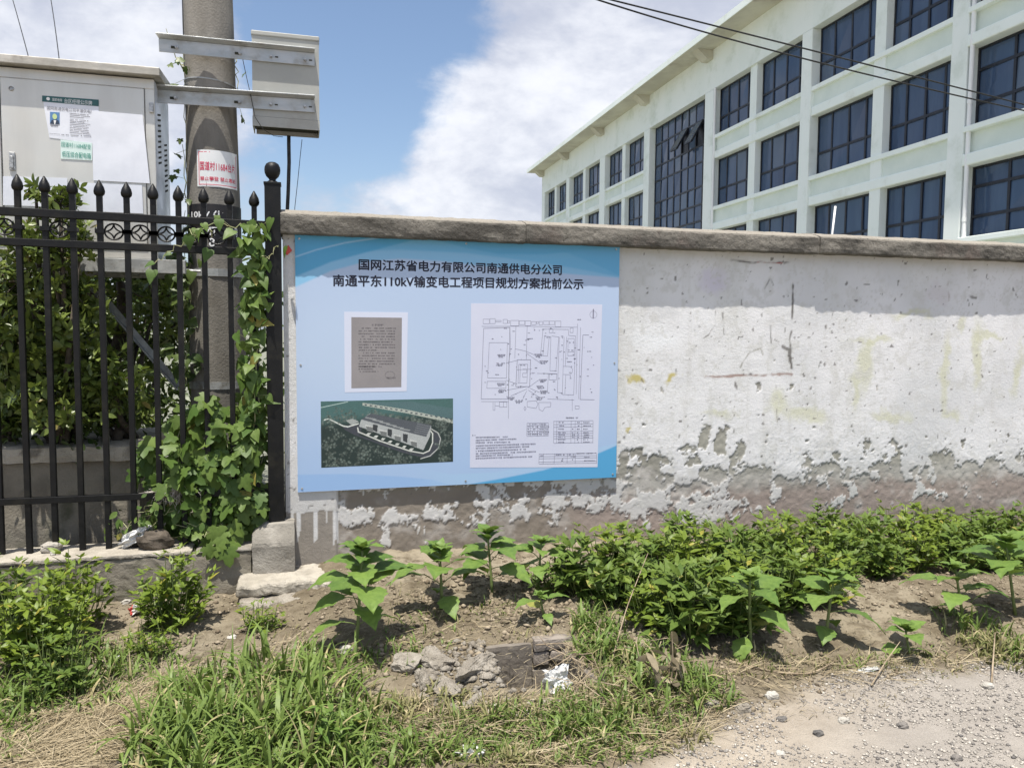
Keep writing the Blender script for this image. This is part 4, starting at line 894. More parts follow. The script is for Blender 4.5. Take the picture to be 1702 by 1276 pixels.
ctext('plate_lettering', '040号', (376, 378), (395, 378), (376, 392), M['whitetext'], .006, pt, .015); ctext('plate_lettering', '8', (347, 395), (357, 395), (347, 410), M['whitetext'], .006, pt, .02)
cb = MB(); P = [onY(px, py, POY-.03) for px, py in ((304, -40), (306, 40), (309, 120), (312, 200), (314, 260), (316, 330), (318, 420))]; cb.tube(P, [.011]*7, 7); cb.build('down_cable', M['rubber'], pole, smooth=True)

# grey meter box hung on the arms, its cables
BYF = AY+.014
bx = empty('meter_box', (-.07, BYF+.13, 2.95), 'grey plastic box hanging from the two steel arms beside the concrete pole', 'meter box')
x0, x1 = float(onY(419.5, 150, BYF)[0]), float(onY(530.5, 150, BYF)[0]); z1 = float(onY(474, 64, BYF)[2]); zl = float(onY(474, 197, BYF)[2]); z0 = float(onY(474, 213, BYF)[2]); BD = .23
m_ = MB()
for (xa, ya, xb, yb) in ((x0, BYF, x1, BYF+.004), (x0, BYF+BD-.004, x1, BYF+BD), (x0, BYF+.004, x0+.004, BYF+BD-.004), (x1-.004, BYF+.004, x1, BYF+BD-.004)): m_.box((xa, ya, zl+.002), (xb, yb, z1))
m_.build('box_shell', M['meter'], bx)
MB().box((x0-.004, BYF-.008, z1+.001), (x1+.004, BYF+BD+.004, z1+.032)).build('box_lid', M['meter'], bx, bevel=.006)
m_ = MB()
for (xa, ya, xb, yb) in ((x0-.002, BYF-.003, x1+.002, BYF+.003), (x0+.012, BYF+BD-.006, x1-.002, BYF+BD), (x0-.002, BYF+.003, x0+.004, BYF+BD-.006), (x1-.004, BYF+.003, x1+.002, BYF+BD-.006)): m_.box((xa, ya, z0), (xb, yb, zl))
m_.build('box_skirt', M['meter'], bx); MB().box((x0+.006, BYF+.005, z0+.03), (x1-.006, BYF+BD-.007, z0+.034)).build('cavity', M['dark'], bx)
MB().tube([onY(480, 226, BYF+.16), onY(480, 240, BYF+.16), onY(480.5, 270, BYF+.16), onY(479, 320, BYF+.17), onY(477.5, 350, BYF+.17), onY(476, 500, BYF+.17), onY(476, 930, BYF+.17)], .0125, 8).build('hanging_cable', M['rubber'], bx, smooth=True)
MB().tube([onY(502, 232, BYF+.12), onY(499, 260, BYF+.12), onY(495, 300, BYF+.13), onY(490, 345, BYF+.14), onY(488, 420, BYF+.14)], .0022, 5).build('thin_wire', M['rubber'], bx)
MB().tube([onY(402, 92, AY+.03), onY(409, 125, AY), onY(417, 160, AY-.01), onY(424, 195, AY-.01), onY(437, 215, AY), onY(455, 226, AY+.05), onY(470, 228, AY+.1)], .0022, 5).build('thin_wire', M['rubber'], bx)

# ------------------------------------------------------------------ wires in the sky
def wire(name, pts, Y, r_, label):
    P = np.array([onY(px, py, y_) for (px, py), y_ in zip(pts, Y)]); t = np.linspace(0, 1, len(P)); tt = np.linspace(-.25, 1.2, 40)
    Q = np.stack([np.polyval(np.polyfit(t, P[:, i], 2 if len(P) > 2 else 1), tt) for i in range(3)], -1)
    tag(MB().tube(Q, r_, 6).build(name, M['rubber'], smooth=True), label, 'cable')
wire('power_cable', [(993, 0), (1325, 95), (1702, 184)], (6, 6.4, 6.8), .0125, 'lower of the two black cables crossing in front of the pale green building')
wire('power_cable', [(1015, 0), (1325, 78), (1702, 174)], (6, 6.4, 6.8), .0125, 'upper of the two black cables crossing in front of the pale green building')
wire('overhead_wire', [(20, -4), (33, 42), (46, 90)], (8, 7, 6), .006, 'thin sky wire dropping behind the cabinet roof, the one farther from the pole')
wire('overhead_wire', [(84, -4), (91, 42), (98, 96)], (8, 7, 6), .006, 'thin sky wire dropping behind the cabinet roof, the one nearer the pole')
P, Q = onY(1388.5, 343, 3), onY(1383, 391, 3); tag(MB().tube([P, Q, Q+(Q-P)*5], .012, 10).build('white_pipe', M['pvc'], smooth=True), 'thin leaning white pipe poking up behind the wall coping', 'pipe')

# ------------------------------------------------------------------ the green-white building
PHI = .0294; BD_ = np.array([math.sin(PHI), math.cos(PHI), 0]); BN = np.array([-math.cos(PHI), math.sin(PHI), 0]); OFF = 19.05
def fp(s, o, z): return BD_*s-BN*(OFF+o)+np.array([0, 0, z])      # s along the facade, o depth behind its front plane
def fbox(m_, s0, s1, o0, o1, z0, z1): return m_.hexa([fp(s0, o0, z0), fp(s0, o1, z0), fp(s1, o1, z0), fp(s1, o0, z0), fp(s0, o0, z1), fp(s0, o1, z1), fp(s1, o1, z1), fp(s1, o0, z1)])
bld = empty('office_building', tuple(fp(35, 7, 0)), 'long four-storey pale green building with dark windows rising behind the wall', 'building')
ZT = 15.55; LIN = [3.15, 6.67, 10.2, 13.62]; SIL = [.85, 4.38, 7.69, 11.2]
PIERS = [(-.5, .2), (7.45, 8.15), (15.25, 15.9), (23.12, 23.8), (31.22, 32.1), (39.04, 39.87), (46.62, 47.65), (54.66, 55.45), (61.72, 62.6)]
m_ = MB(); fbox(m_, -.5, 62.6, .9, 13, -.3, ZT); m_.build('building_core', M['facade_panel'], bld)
for a, c in PIERS: fb_ = MB(); fbox(fb_, a, c, 0, .9, -.3, 13.62); fb_.build('main_pier', M['facade'], bld, bevel=.03)
m_ = MB(); fbox(m_, -.5, 62.6, .004, .9, 13.621, ZT); m_.build('upper_wall', M['facade'], bld)
bays = [(PIERS[i][1], PIERS[i+1][0]) for i in range(len(PIERS)-1)]
def fpart(name, m, *a, **k): m_ = MB(); fbox(m_, *a); return m_.build(name, m, bld, **k)
WINS = []
for bi, (a, c) in enumerate(bays):
    if bi == 4: continue
    mid = (a+c)/2+(.1 if bi > 2 else -.25); hw = .28 if bi > 1 else .3
    for fl in range(4):
        fpart('window_pier', M['facade'], mid-hw, mid+hw, .10, .9, SIL[fl]+.15, LIN[fl])
        pr = -.05 if bi == 1 else .03
        fpart('window_sill', M['facade_trim'], a-.001, c+.001, pr, .9, SIL[fl]-.02, SIL[fl]+.15, bevel=.015)
        if fl:
            fpart('lintel_band', M['facade_trim'], a-.001, c+.001, pr+.02, .9, LIN[fl-1], LIN[fl-1]+.36, bevel=.04)
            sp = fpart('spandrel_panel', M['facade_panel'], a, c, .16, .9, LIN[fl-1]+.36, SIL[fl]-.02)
            rb = MB(); fbox(rb, mid-hw, mid+hw, .10, .16, LIN[fl-1]+.361, SIL[fl]-.021); rb.build('panel_rib', M['facade'], sp)
            WINS.append((a, mid-hw, fl, bi)); WINS.append((mid+hw, c, fl, bi))
wr = np.random.default_rng(4)
def window(s0, s1, z0, z1, cols, rows, opened=(), o=.42):
    f_ = MB(); g_ = MB(); t_ = .075
    fbox(f_, s0, s0+t_, o-.03, o+.05, z0, z1); fbox(f_, s1-t_, s1, o-.03, o+.05, z0, z1); fbox(f_, s0+t_, s1-t_, o-.03, o+.05, z0, z0+t_); fbox(f_, s0+t_, s1-t_, o-.03, o+.05, z1-t_, z1)
    xs = [s0+(s1-s0)*t for t in cols]; zs_ = [z0+(z1-z0)*t for t in rows]
    for x in xs[1:-1]: fbox(f_, x-.045, x+.045, o-.025, o+.04, z0+t_, z1-t_)
    for z in zs_[1:-1]: fbox(f_, s0+t_, s1-t_, o-.028, o+.04, z-.045, z+.045)
    w_ = f_.build('window', M['winframe'], bld)
    for i in range(len(xs)-1):
        for j in range(len(zs_)-1):
            if (i, j) in opened: continue
            ti = wr.normal(0, .010, 2); P_ = [fp(xs[i]+.02, o+.01+ti[0], zs_[j]+.02), fp(xs[i+1]-.02, o+.01-ti[0], zs_[j]+.02), fp(xs[i+1]-.02, o+.01+ti[1], zs_[j+1]-.02), fp(xs[i]+.02, o+.01-ti[1], zs_[j+1]-.02)]
            g_.add(P_, [(3, 2, 1, 0)])
    addmesh('pane', g_.V, g_.F, M['glass'], w_, attr={'tint': np.repeat(wr.random(len(g_.F)), 4)})
    for (i, j) in opened:
        h_ = .62; P_ = [fp(xs[i]+.04, o-.03, zs_[j+1]-.04), fp(xs[i+1]-.04, o-.03, zs_[j+1]-.04), fp(xs[i+1]-.04, o-.03-h_, zs_[j]+.15), fp(xs[i]+.04, o-.03-h_, zs_[j]+.15)]
        MB().prism([P_[0], P_[1], P_[2], P_[3]], (0, 0, 0), BN*.05).build('open_casement', M['glass'], w_)
        mm = MB()
        for q0, q1 in zip(P_, P_[1:]+P_[:1]): mm.bar(q0, q1, .09, .09, BN)
        fbox(mm, xs[i]+.02, xs[i+1]-.02, o+.05, o+.07, zs_[j], zs_[j+1]); mm.build('casement_frame', M['winframe'], w_)
for s0, s1, fl, bi in WINS:
    rows = (0, .30, .72, 1) if bi <= 1 else (0, .38, 1)
    cols = (0, .31, .62, 1) if bi <= 1 else (0, .20, .47, .75, 1)
    window(s0, s1, SIL[fl]+.15, LIN[fl], cols, rows)
a, c = bays[4]; window(a, c, .3, LIN[3], np.linspace(0, 1, 9), np.array([0, .09, .18, .26, .33, .40, .445, .535, .60, .67, .765, .83, .925, 1.0]), opened=((1, 11), (3, 11)))
ev = MB(); fbox(ev, -.8, 63.2, -1.22, .5, ZT+.002, ZT+.14); ev.build('eave_slab', M['soffit'], bld)
ev = MB(); fbox(ev, -.8, 63.2, -1.26, -1.221, ZT-.03, ZT+.26); fbox(ev, -.8, 63.2, -1.22, .5, ZT+.141, ZT+.22); ev.build('eave_fascia', M['facade_trim'], bld)
for a, c in PIERS[1:]:
    s_ = (a+c)/2; P_ = [fp(s_-.32, .0, ZT-.45), fp(s_-.32, -.30, ZT-.45), fp(s_-.32, -.85, ZT), fp(s_-.32, 0, ZT)]
    MB().prism(P_, (0, 0, 0), BD_*.64).build('corbel', M['soffit'], bld)
for s_ in (31.08, 15.10):
    m_ = MB().tube([fp(s_, .03, -.3), fp(s_, .03, 13.6)], .065, 10)
    for z in np.arange(1.5, 13.5, 1.75): m_.lathe(fp(s_, .03, z), [(.078, 0), (.078, .12)], 10)
    m_.build('drainpipe', M['pvc'], bld, smooth=False)

# ------------------------------------------------------------------ leaves, grass and plants
def tpl(prof, ns=None, fold=.12, droop=.25, wav=0.0):
    """leaf template: half-widths along 0..1, folded along the midrib, tip drooping; triangles"""
    k = len(prof); V = []; F = []
    for i, w in enumerate(prof):
        y = i/(k-1); z = -droop*y*y
        ww = wav*math.sin(i*2.3)
        V += [(0, y, z), (-w, y, z+fold*w+ww), (w, y, z+fold*w-ww)]
    for i in range(k-1):
        a, b_ = 3*i, 3*i+3
        F += [(a, b_, b_+1), (a, b_+1, a+1), (a, a+2, b_+2), (a, b_+2, b_)]
    return np.array(V), np.array(F)
def polyleaf(pts, fold=.15, droop=.3):
    """fan leaf from an outline (x,y) around a hub on the midrib"""
    V = [(0, .32, 0)]+[(x, y, fold*abs(x)-droop*y*y) for x, y in pts]; n_ = len(pts)
    return np.array(V), np.array([(0, i+1, (i+1) % n_+1) for i in range(n_)])
T_OVAL = tpl([.02, .17, .22, .16, .01], droop=.18); T_LANCE = tpl([.03, .12, .15, .11, .0], droop=.3); T_ELL = tpl([.04, .24, .29, .21, .02], droop=.12)
T_POINT = tpl([.03, .13, .185, .15, .08, .0], droop=.2)
T_HEART = polyleaf([(0, .0), (.16, -.09), (.34, -.02), (.42, .17), (.36, .40), (.22, .66), (.08, .9), (0, 1.02), (-.08, .9), (-.22, .66), (-.36, .40), (-.42, .17), (-.34, -.02), (-.16, -.09)])
T_LOBE = polyleaf([(0, .02), (.14, -.10), (.40, -.06), (.52, .10), (.36, .20), (.56, .42), (.50, .56), (.26, .52), (.20, .80), (0, 1.0), (-.20, .80), (-.26, .52), (-.50, .56), (-.56, .42), (-.36, .20), (-.52, .10), (-.40, -.06), (-.14, -.10)], .10, .2)
def sunleaf():
    prof = [.03, .16, .30, .36, .37, .34, .29, .22, .14, .06, 0.0]; k = len(prof); V = []; F = []
    for i, w in enumerate(prof):
        y = i/(k-1); z = .10*math.sin(y*2.2)-.34*y*y; se = 1+.09*(1 if i % 2 else -1)
        for t in (-1, -.5, 0, .5, 1):
            V.append((w*t*(se if abs(t) == 1 else 1), y-.05*abs(t)*(i < 3), z+.20*w*abs(t)**1.2-.10*w*(abs(t) == 1)+.02*math.sin(i*1.9+t*2)+(.018 if abs(t) == .5 else 0)*math.sin(i*3.1)))
    for i in range(k-1):
        for j in range(4): a = i*5+j; F += [(a, a+1, a+6), (a, a+6, a+5)]
    return np.array(V), np.array(F), np.array([(.20 if j == 2 else (.10 if (i % 2) else -.12)) for i in range(k) for j in range(5)])
T_SUN = sunleaf()
def blade(n=6, w=.03, bend=.7):
    V = []; F = []
    for i in range(n):
        t = i/(n-1); a = bend*t; y = math.sin(a)/max(bend, .01); z = (1-math.cos(a))/max(bend, .01); ww = w*(1-t**1.8)*(.6+.4*min(1, t*4))
        V += [(-ww, z, y), (ww, z, y)]
    for i in range(n-1): a = 2*i; F += [(a, a+1, a+3), (a, a+3, a+2)]
    return np.array(V), np.array(F)
BLADES = [blade(6, .036, .7), blade(8, .046, 1.6), blade(9, .044, 2.5), blade(8, .04, 2.0)]
def place(T, pos, d, up, size, tint, wide=1.0):
    """copies of template T: y axis along d, z axis near up"""
    V, F = T[:2]; pos = np.atleast_2d(pos); k = len(pos); d = nrm(d); sd = nrm(np.cross(d, up)); u2 = np.cross(sd, d)
    size = np.broadcast_to(size, (k,))[:, None, None]; wide = np.broadcast_to(wide, (k,))[:, None, None]
    P = (V[None, :, :1]*wide*sd[:, None]+V[None, :, 1:2]*d[:, None]+V[None, :, 2:3]*u2[:, None])*size+pos[:, None]
    Fo = (F[None]+(np.arange(k)*len(V))[:, None, None]).reshape(-1, 3)
    tt_ = np.repeat(np.broadcast_to(np.asarray(tint, float), (k,)), len(V))
    if len(T) > 2: tt_ = np.where(tt_ > .95, tt_, np.clip(tt_+np.tile(T[2], k), 0, .92))
    return P.reshape(-1, 3), Fo, tt_
def join(parts):
    V = []; F = []; T = []; n_ = 0
    for v, f, t in parts: V.append(v); F.append(f+n_); T.append(t); n_ += len(v)
    return np.concatenate(V), np.concatenate(F), np.concatenate(T)
def leaves(name, parts, m, parent=None):
    V, F, T = join(parts); return addmesh(name, V, F, m, parent, attr={'tint': T})
def rdir(r_, n_, zlo=-1.0, zhi=1.0):
    z = r_.uniform(zlo, zhi, n_); a = r_.uniform(0, 2*math.pi, n_); s_ = np.sqrt(1-z*z); return np.stack([s_*np.cos(a), s_*np.sin(a), z], -1)

# --- sunflower-like seedlings, each with stem and leaves
def sunflower(px, py, top, seed, label, spread=1.0, lean=0.0, nl=12):
    r_ = np.random.default_rng(seed); B0 = G(px, py); B0[2] = gh(B0[0], B0[1])-.01
    d = ray(*top); t_ = (B0[1]-CAM[1])/d[1]; Tp = CAM+t_*d; H = max(Tp[2]-B0[2], .06)
    t0 = empty('sunflower_plant', tuple(B0), label, 'plant', 'young broad-leaved plants along the wall')
    axis = [B0+np.array([(Tp[0]-B0[0])*u, lean*u*u, H*u*.93]) for u in np.linspace(0, 1, 7)]
    st = MB().tube(axis, np.linspace(.0095, .005, 7)*min(1, H/.3+.3), 7); parts = []; ph = r_.uniform(0, 6.28)
    for i in range(nl):
        u = .24+.76*((i//2*2)/(nl-1))**.75; P = np.array([np.interp(u, np.linspace(0, 1, 7), [q_[j] for q_ in axis]) for j in range(3)])
        a = ph+(i//2)*1.571+(i % 2)*math.pi+r_.normal(0, .22)
        if u < .86: el = .78-.85*(1-u)+r_.normal(0, .2); L = spread*(.165 if u > .35 else .125)*(1.05-.45*max(0, u-.6)/.4)*r_.uniform(.85, 1.15); pe = L*(.40 if u < .7 else .15)
        else: el = .85+r_.normal(0, .2); L = spread*.10*r_.uniform(.8, 1.2); pe = .008
        h_ = np.array([math.cos(a), math.sin(a), 0]); d1_ = h_*math.cos(el+.2)+np.array([0, 0, math.sin(el+.2)]); E = P+d1_*pe
        st.tube([P, (P+E)/2+np.array([0, 0, .004]), E], [.003, .0025, .002], 5)
        d2 = h_*math.cos(el-.25)+np.array([0, 0, math.sin(el-.25)]); parts.append(place(T_SUN, E[None], d2[None], np.array([[0, 0, 1.0]])+rdir(r_, 1)*.25, L, r_.uniform(.15, .9) if u > .3 else r_.uniform(.5, 1), r_.uniform(.85, 1.1)))
    for i in range(7):
        a = i*2.4+ph; el = .35+.13*i+r_.normal(0, .08); h_ = np.array([math.cos(a), math.sin(a), 0]); d2 = h_*math.cos(el)+np.array([0, 0, math.sin(el)]); parts.append(place(T_SUN, axis[-1][None]-np.array([[0, 0, .008]]), d2[None], np.array([[0, 0, 1.0]])-h_*.5, spread*(.095-.007*i)*r_.uniform(.85, 1.2), r_.uniform(.5, .92), .8))
    st.build('stem', M['stem'], t0, smooth=True); leaves('leaves', parts, M['leaf_sun'], t0); return t0
sunflower(592, 1072, (603, 900), 1, 'broad-leaved plant standing nearest the concrete block and the ball-topped post', 1.2, .02, 18)
sunflower(735, 1012, (731, 905), 2, 'broad-leaved plant under the board whose lowest big leaves hang beside a bare stem', 1.2, .0, 14)
sunflower(818, 985, (812, 880), 3, 'tallest-topped broad-leaved plant under the board, close against the stained wall foot', 1.1, .03, 16)
sunflower(893, 985, (900, 893), 4, 'slender broad-leaved plant beside the crop, under the right corner of the board', .95, .0, 10)
sunflower(905, 1032, (897, 985), 5, 'tiny broad-leaved seedling on the bank just behind the pit', .7, .0, 6)
sunflower(1248, 1080, (1243, 948), 6, 'broad-leaved plant at the front edge of the dense crop, above the curved stick', 1.1, -.02, 10)
sunflower(1372, 1066, (1383, 945), 7, 'broad-leaved plant with a sharp leaf shadow on the bare bank before the crop', 1.05, -.02, 12)
sunflower(1602, 1032, (1588, 935), 8, 'wide broad-leaved plant on the bank, neighbour of the tall one at the frame edge', 1.1, .0, 12)
sunflower(1688, 1020, (1672, 888), 9, 'tall broad-leaved plant cut off by the frame edge, rising over the crop', 1.25, .0, 14)
sunflower(1512, 1085, (1505, 1040), 10, 'low broad-leaved plant sitting alone on the bare bank near the road', .8, .0, 7)

# --- bushy crop plants: one built, copies turned about
def cropplant(name, seed, H, R, nstem, label, cat, group=None, leafm='leaf_crop', lsize=.092, T=T_POINT):
    r_ = np.random.default_rng(seed); t0 = empty(name, (0, 0, 0), label, cat, group); st = MB(); pos = []; dd = []; uu = []; sz = []; tt = []
    for i in range(nstem):
        a = r_.uniform(0, 6.283); q_ = math.sqrt(r_.random()); rad = R*q_*.75; h_ = H*(1-.45*q_*q_)*r_.uniform(.45, 1.4)
        b0 = np.array([math.cos(a), math.sin(a), 0])*rad*.35; e = np.array([math.cos(a)*rad*1.05, math.sin(a)*rad*1.05, h_]); mid = (b0+e)/2+np.array([math.cos(a), math.sin(a), .4])*.03*r_.random()
        st.tube([b0, mid, e], [.0032, .0027, .0015], 4, False); nn_ = max(int(h_/.052), 3)
        for j in range(nn_):
            u = .28+.72*j/(nn_-1); P = b0*(1-u)**2+2*mid*u*(1-u)+e*u*u; az = r_.uniform(0, 6.283); h2 = np.array([math.cos(az), math.sin(az), r_.uniform(.1, .7)]); Q = P+nrm(h2)*r_.uniform(.02, .05)
            for kx in range(4):
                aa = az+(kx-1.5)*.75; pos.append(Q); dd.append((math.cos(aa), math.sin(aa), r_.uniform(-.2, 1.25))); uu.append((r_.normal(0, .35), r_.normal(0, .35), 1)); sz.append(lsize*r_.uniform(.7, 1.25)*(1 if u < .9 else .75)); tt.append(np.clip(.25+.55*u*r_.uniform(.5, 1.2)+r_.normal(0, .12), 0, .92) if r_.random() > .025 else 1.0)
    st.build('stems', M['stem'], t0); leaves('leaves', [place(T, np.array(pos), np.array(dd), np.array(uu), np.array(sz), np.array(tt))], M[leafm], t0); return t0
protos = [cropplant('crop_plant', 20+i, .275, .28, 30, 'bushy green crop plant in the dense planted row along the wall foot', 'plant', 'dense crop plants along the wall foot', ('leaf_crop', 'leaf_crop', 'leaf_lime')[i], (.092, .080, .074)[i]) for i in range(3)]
spots = []
for px, py in [(965, 985), (1020, 1005), (1085, 1035), (1150, 1058), (1215, 1052), (1010, 960), (1075, 985), (1150, 1010), (1225, 1018), (1290, 1018), (1070, 945), (1150, 965), (1230, 975), (1310, 980), (1360, 1000),
               (1140, 930), (1220, 940), (1300, 945), (1390, 965), (1290, 920), (1380, 935), (1460, 955), (1440, 930), (1520, 945), (1600, 950), (1660, 950), (1560, 925), (1640, 930), (1700, 945), (1500, 915), (1740, 930), (1420, 900), (1560, 900), (1620, 905), (1680, 905), (1730, 900), (1360, 905), (1800, 935), (1800, 905), (1880, 935), (1880, 908), (1970, 935), (2060, 930), (2050, 910), (2160, 930)]:
    P = G(px, py); P[1] = min(P[1], -.12); spots.append(P)
rs = np.random.default_rng(77)
for i, P in enumerate(spots):
    o_ = protos[i] if i < 3 else dup(protos[i % 3])
    o_.location = (P[0], P[1], gh(P[0], P[1])-.01); o_.rotation_euler = (0, 0, rs.uniform(0, 6.28)); s_ = rs.uniform(.82, 1.08)*(.88 if P[0] > 3.3 else 1); o_.scale = (s_, s_, s_*rs.uniform(.9, 1.12))
def single(px, py, H, R, n_, seed, label, m='leaf_lime', ls=.06, T=T_POINT, name='leafy_weed'):
    P = G(px, py); t0 = cropplant(name, seed, H, R, n_, label, 'plant', None, m, ls, T); t0.location = (P[0], P[1], gh(P[0], P[1])-.01); return t0
single(285, 1042, .33, .25, 44, 41, 'rounded yellow-green leafy weed in front of the kerb, between the bag and the slab')
single(60, 1110, .36, .30, 60, 42, 'tall dense yellow-green weed in front of the kerb at the frame edge', 'leaf_lime', .062)
single(125, 1050, .36, .22, 36, 43, 'yellow-green leafy weed reaching up to the kerb top below the small stone', 'leaf_lime', .062)
single(95, 1150, .22, .24, 40, 44, 'low leafy weed spreading over the grass at the straw edge', 'leaf_crop', .045)
single(10, 1060, .34, .24, 40, 45, 'dark leafy weed leaning against the kerb, half out of frame', 'leaf_crop', .062)
single(428, 1052, .13, .16, 26, 46, 'small yellowish tuft of weed on bare soil below the cracked slab', 'leaf_lime', .036, T_LANCE)
single(255, 1085, .14, .14, 16, 47, 'small weed below the rounded yellow-green weed, by the red and white wrapper', 'leaf_lime', .036)
single(905, 985, .16, .14, 18, 48, 'small dark weed at the foot of the slender plant beside the crop', 'leaf_crop', .034)
single(540, 1250, .16, .13, 10, 49, 'pale broad weed in the grass below the rubble', 'leaf_sun', .06, T_LANCE)

# --- grass, straw (uncountable)
def grassfield(name, spots_, m, seed, kind='stuff', tl=(.2, .8), flat=0.0, oddy=.03, wide=1.0):
    """spots_: list of (px, py, rx, ry, n, height) ellipses in the photo resolved onto the ground"""
    r_ = np.random.default_rng(seed); parts = []
    for px, py, rx, ry, n_, h_ in spots_:
        c_ = G(px, py); ex_ = G(px+rx, py); ey_ = G(px, py-ry); A_ = abs(ex_[0]-c_[0]); D_ = max(abs(ey_[1]-c_[1]), .03)
        q_ = np.sqrt(r_.random(n_)); th = r_.uniform(0, 6.283, n_); x = c_[0]+A_*q_*np.cos(th); y = c_[1]+D_*q_*np.sin(th)
        ok = (y < -.23) & ~((x > PIT[0]-.03) & (x < PIT[1]+.03) & (y > PIT[2]-.02) & (y < PIT[3]+.03)); x, y, q_ = x[ok], y[ok], q_[ok]; k_ = len(x)
        if not k_: continue
        cl = np.floor(x*14)+np.floor(y*14)*37; cj = np.sin(cl*12.9898)*43758.5453; cj = cj-np.floor(cj)       # tuft-wise variation
        az = r_.uniform(0, 6.283, k_); pos = np.stack([x, y, gh(x, y)-.006], -1)
        yax = np.stack([np.cos(az), np.sin(az), np.zeros(k_)], -1); tilt = r_.uniform(.05, .95, k_)+flat
        zax = nrm(np.stack([np.cos(az)*np.sin(tilt), np.sin(az)*np.sin(tilt), np.cos(tilt)], -1))
        sz = h_*r_.uniform(.45, 1.15, k_)*(.5+.85*cj)*(1-.35*q_**2); b_ = r_.integers(0, len(BLADES), k_)
        tn = np.clip(r_.uniform(*tl, k_)*.7+.3*cj, 0, .92); tn = np.where(r_.random(k_) < oddy, 1.0, tn)
        for j, T in enumerate(BLADES):
            sel = b_ == j
            if sel.any(): parts.append(place(T, pos[sel], yax[sel], zax[sel], sz[sel], tn[sel], wide*r_.uniform(.7, 1.3, sel.sum())*(.12/np.maximum(sz[sel], .05))**.5*1.2))
    o_ = leaves(name, parts, M[m]); return tag(o_, kind=kind)
grassfield('grass', [(400, 1175, 130, 70, 480, .25), (330, 1240, 120, 60, 460, .27), (520, 1200, 110, 80, 440, .26), (450, 1260, 190, 60, 620, .27), (590, 1255, 90, 60, 300, .19), (300, 1180, 60, 60, 200, .17), (600, 1100, 40, 25, 100, .13), (660, 1090, 60, 30, 120, .11), (510, 1110, 60, 30, 200, .14)], 'grass', 101, oddy=.10)
grassfield('grass', [(80, 1120, 120, 50, 500, .16), (40, 1170, 90, 40, 380, .16), (190, 1130, 70, 50, 240, .14), (250, 1090, 80, 40, 160, .12), (20, 1240, 60, 30, 80, .12)], 'grass', 102, oddy=.08)
grassfield('grass', [(740, 1235, 150, 45, 560, .12), (860, 1225, 150, 45, 520, .12), (960, 1215, 100, 45, 380, .13), (1060, 1175, 110, 50, 420, .15), (1010, 1240, 110, 40, 320, .10), (1110, 1130, 70, 55, 330, .17), (1010, 1090, 50, 60, 380, .17), (1180, 1150, 40, 40, 140, .13), (1000, 1050, 40, 40, 200, .15), (950, 1175, 60, 25, 200, .12)], 'grass', 103, tl=(.1, .8), oddy=.10)
grassfield('dry_grass', [(700, 1190, 120, 40, 500, .10), (620, 1180, 60, 40, 200, .10), (830, 1200, 120, 35, 500, .09), (1030, 1150, 120, 70, 650, .13), (880, 1250, 220, 35, 700, .08), (1120, 1220, 70, 35, 220, .07), (1290, 1110, 120, 25, 160, .06), (1430, 1100, 140, 20, 160, .05), (1240, 1090, 50, 20, 80, .07), (1660, 1085, 60, 40, 260, .15), (1560, 1110, 90, 20, 140, .06), (450, 1080, 90, 30, 120, .06), (780, 1030, 120, 30, 120, .05), (900, 1060, 90, 20, 120, .05), (180, 1090, 90, 40, 160, .07), (680, 1000, 60, 30, 60, .05)], 'grass_dry', 104, oddy=.12)
grassfield('grass', [(1640, 1060, 60, 50, 150, .17), (1290, 1100, 60, 20, 70, .06), (1440, 1105, 60, 15, 70, .06), (1530, 1080, 60, 20, 60, .05), (700, 1050, 60, 30, 90, .08), (830, 1010, 60, 20, 60, .06), (1000, 1010, 40, 20, 80, .08)], 'grass', 105)
def strawbed(name, spots_, seed, m='straw', L=(.06, .22)):
    r_ = np.random.default_rng(seed); parts = []; T = (np.array([(-.012, 0, 0), (.012, 0, 0), (-.012, .35, .03), (.012, .35, .03), (-.009, .7, .035), (.009, .7, .035), (0, 1, .0)]), np.array([(0, 1, 3), (0, 3, 2), (2, 3, 5), (2, 5, 4), (4, 5, 6)]))
    for px, py, rx, ry, n_, bias in spots_:
        c_ = G(px, py); A_ = abs(G(px+rx, py)[0]-c_[0]); D_ = max(abs(G(px, py-ry)[1]-c_[1]), .02); q_ = np.sqrt(r_.random(n_)); th = r_.uniform(0, 6.283, n_)
        x = c_[0]+A_*q_*np.cos(th); y = np.minimum(c_[1]+D_*q_*np.sin(th), -.25); az = r_.normal(bias, .8, n_)
        d = np.stack([np.cos(az), np.sin(az), r_.uniform(-.12, .22, n_)], -1); sz = r_.uniform(*L, n_)
        parts.append(place(T, np.stack([x, y, gh(x, y)+.004+.03*r_.random(n_)*(1-q_)], -1), d, np.array([[0, 0, 1.0]])+rdir(r_, n_)*.7, sz, r_.random(n_)*.95, .10/sz*r_.uniform(.6, 1.4, n_)))
    return tag(leaves(name, parts, M[m]), kind='stuff')
strawbed('dry_straw', [(110, 1220, 170, 60, 2600, .35), (200, 1180, 90, 40, 800, .6), (60, 1260, 120, 40, 1000, .2), (260, 1150, 60, 40, 300, .8), (430, 1190, 200, 70, 1300, .5), (520, 1250, 160, 40, 600, .3), (300, 1240, 120, 50, 500, .3), (640, 1210, 90, 40, 350, .3), (1080, 1180, 130, 55, 800, .6), (1010, 1130, 80, 70, 350, .9), (820, 1200, 170, 45, 800, .1), (960, 1240, 170, 35, 600, .1), (1300, 1120, 160, 25, 160, 0), (1500, 1110, 150, 20, 140, 0), (480, 1100, 140, 40, 130, .2), (150, 1080, 120, 40, 120, .3), (750, 1040, 150, 40, 120, .4)], 201)
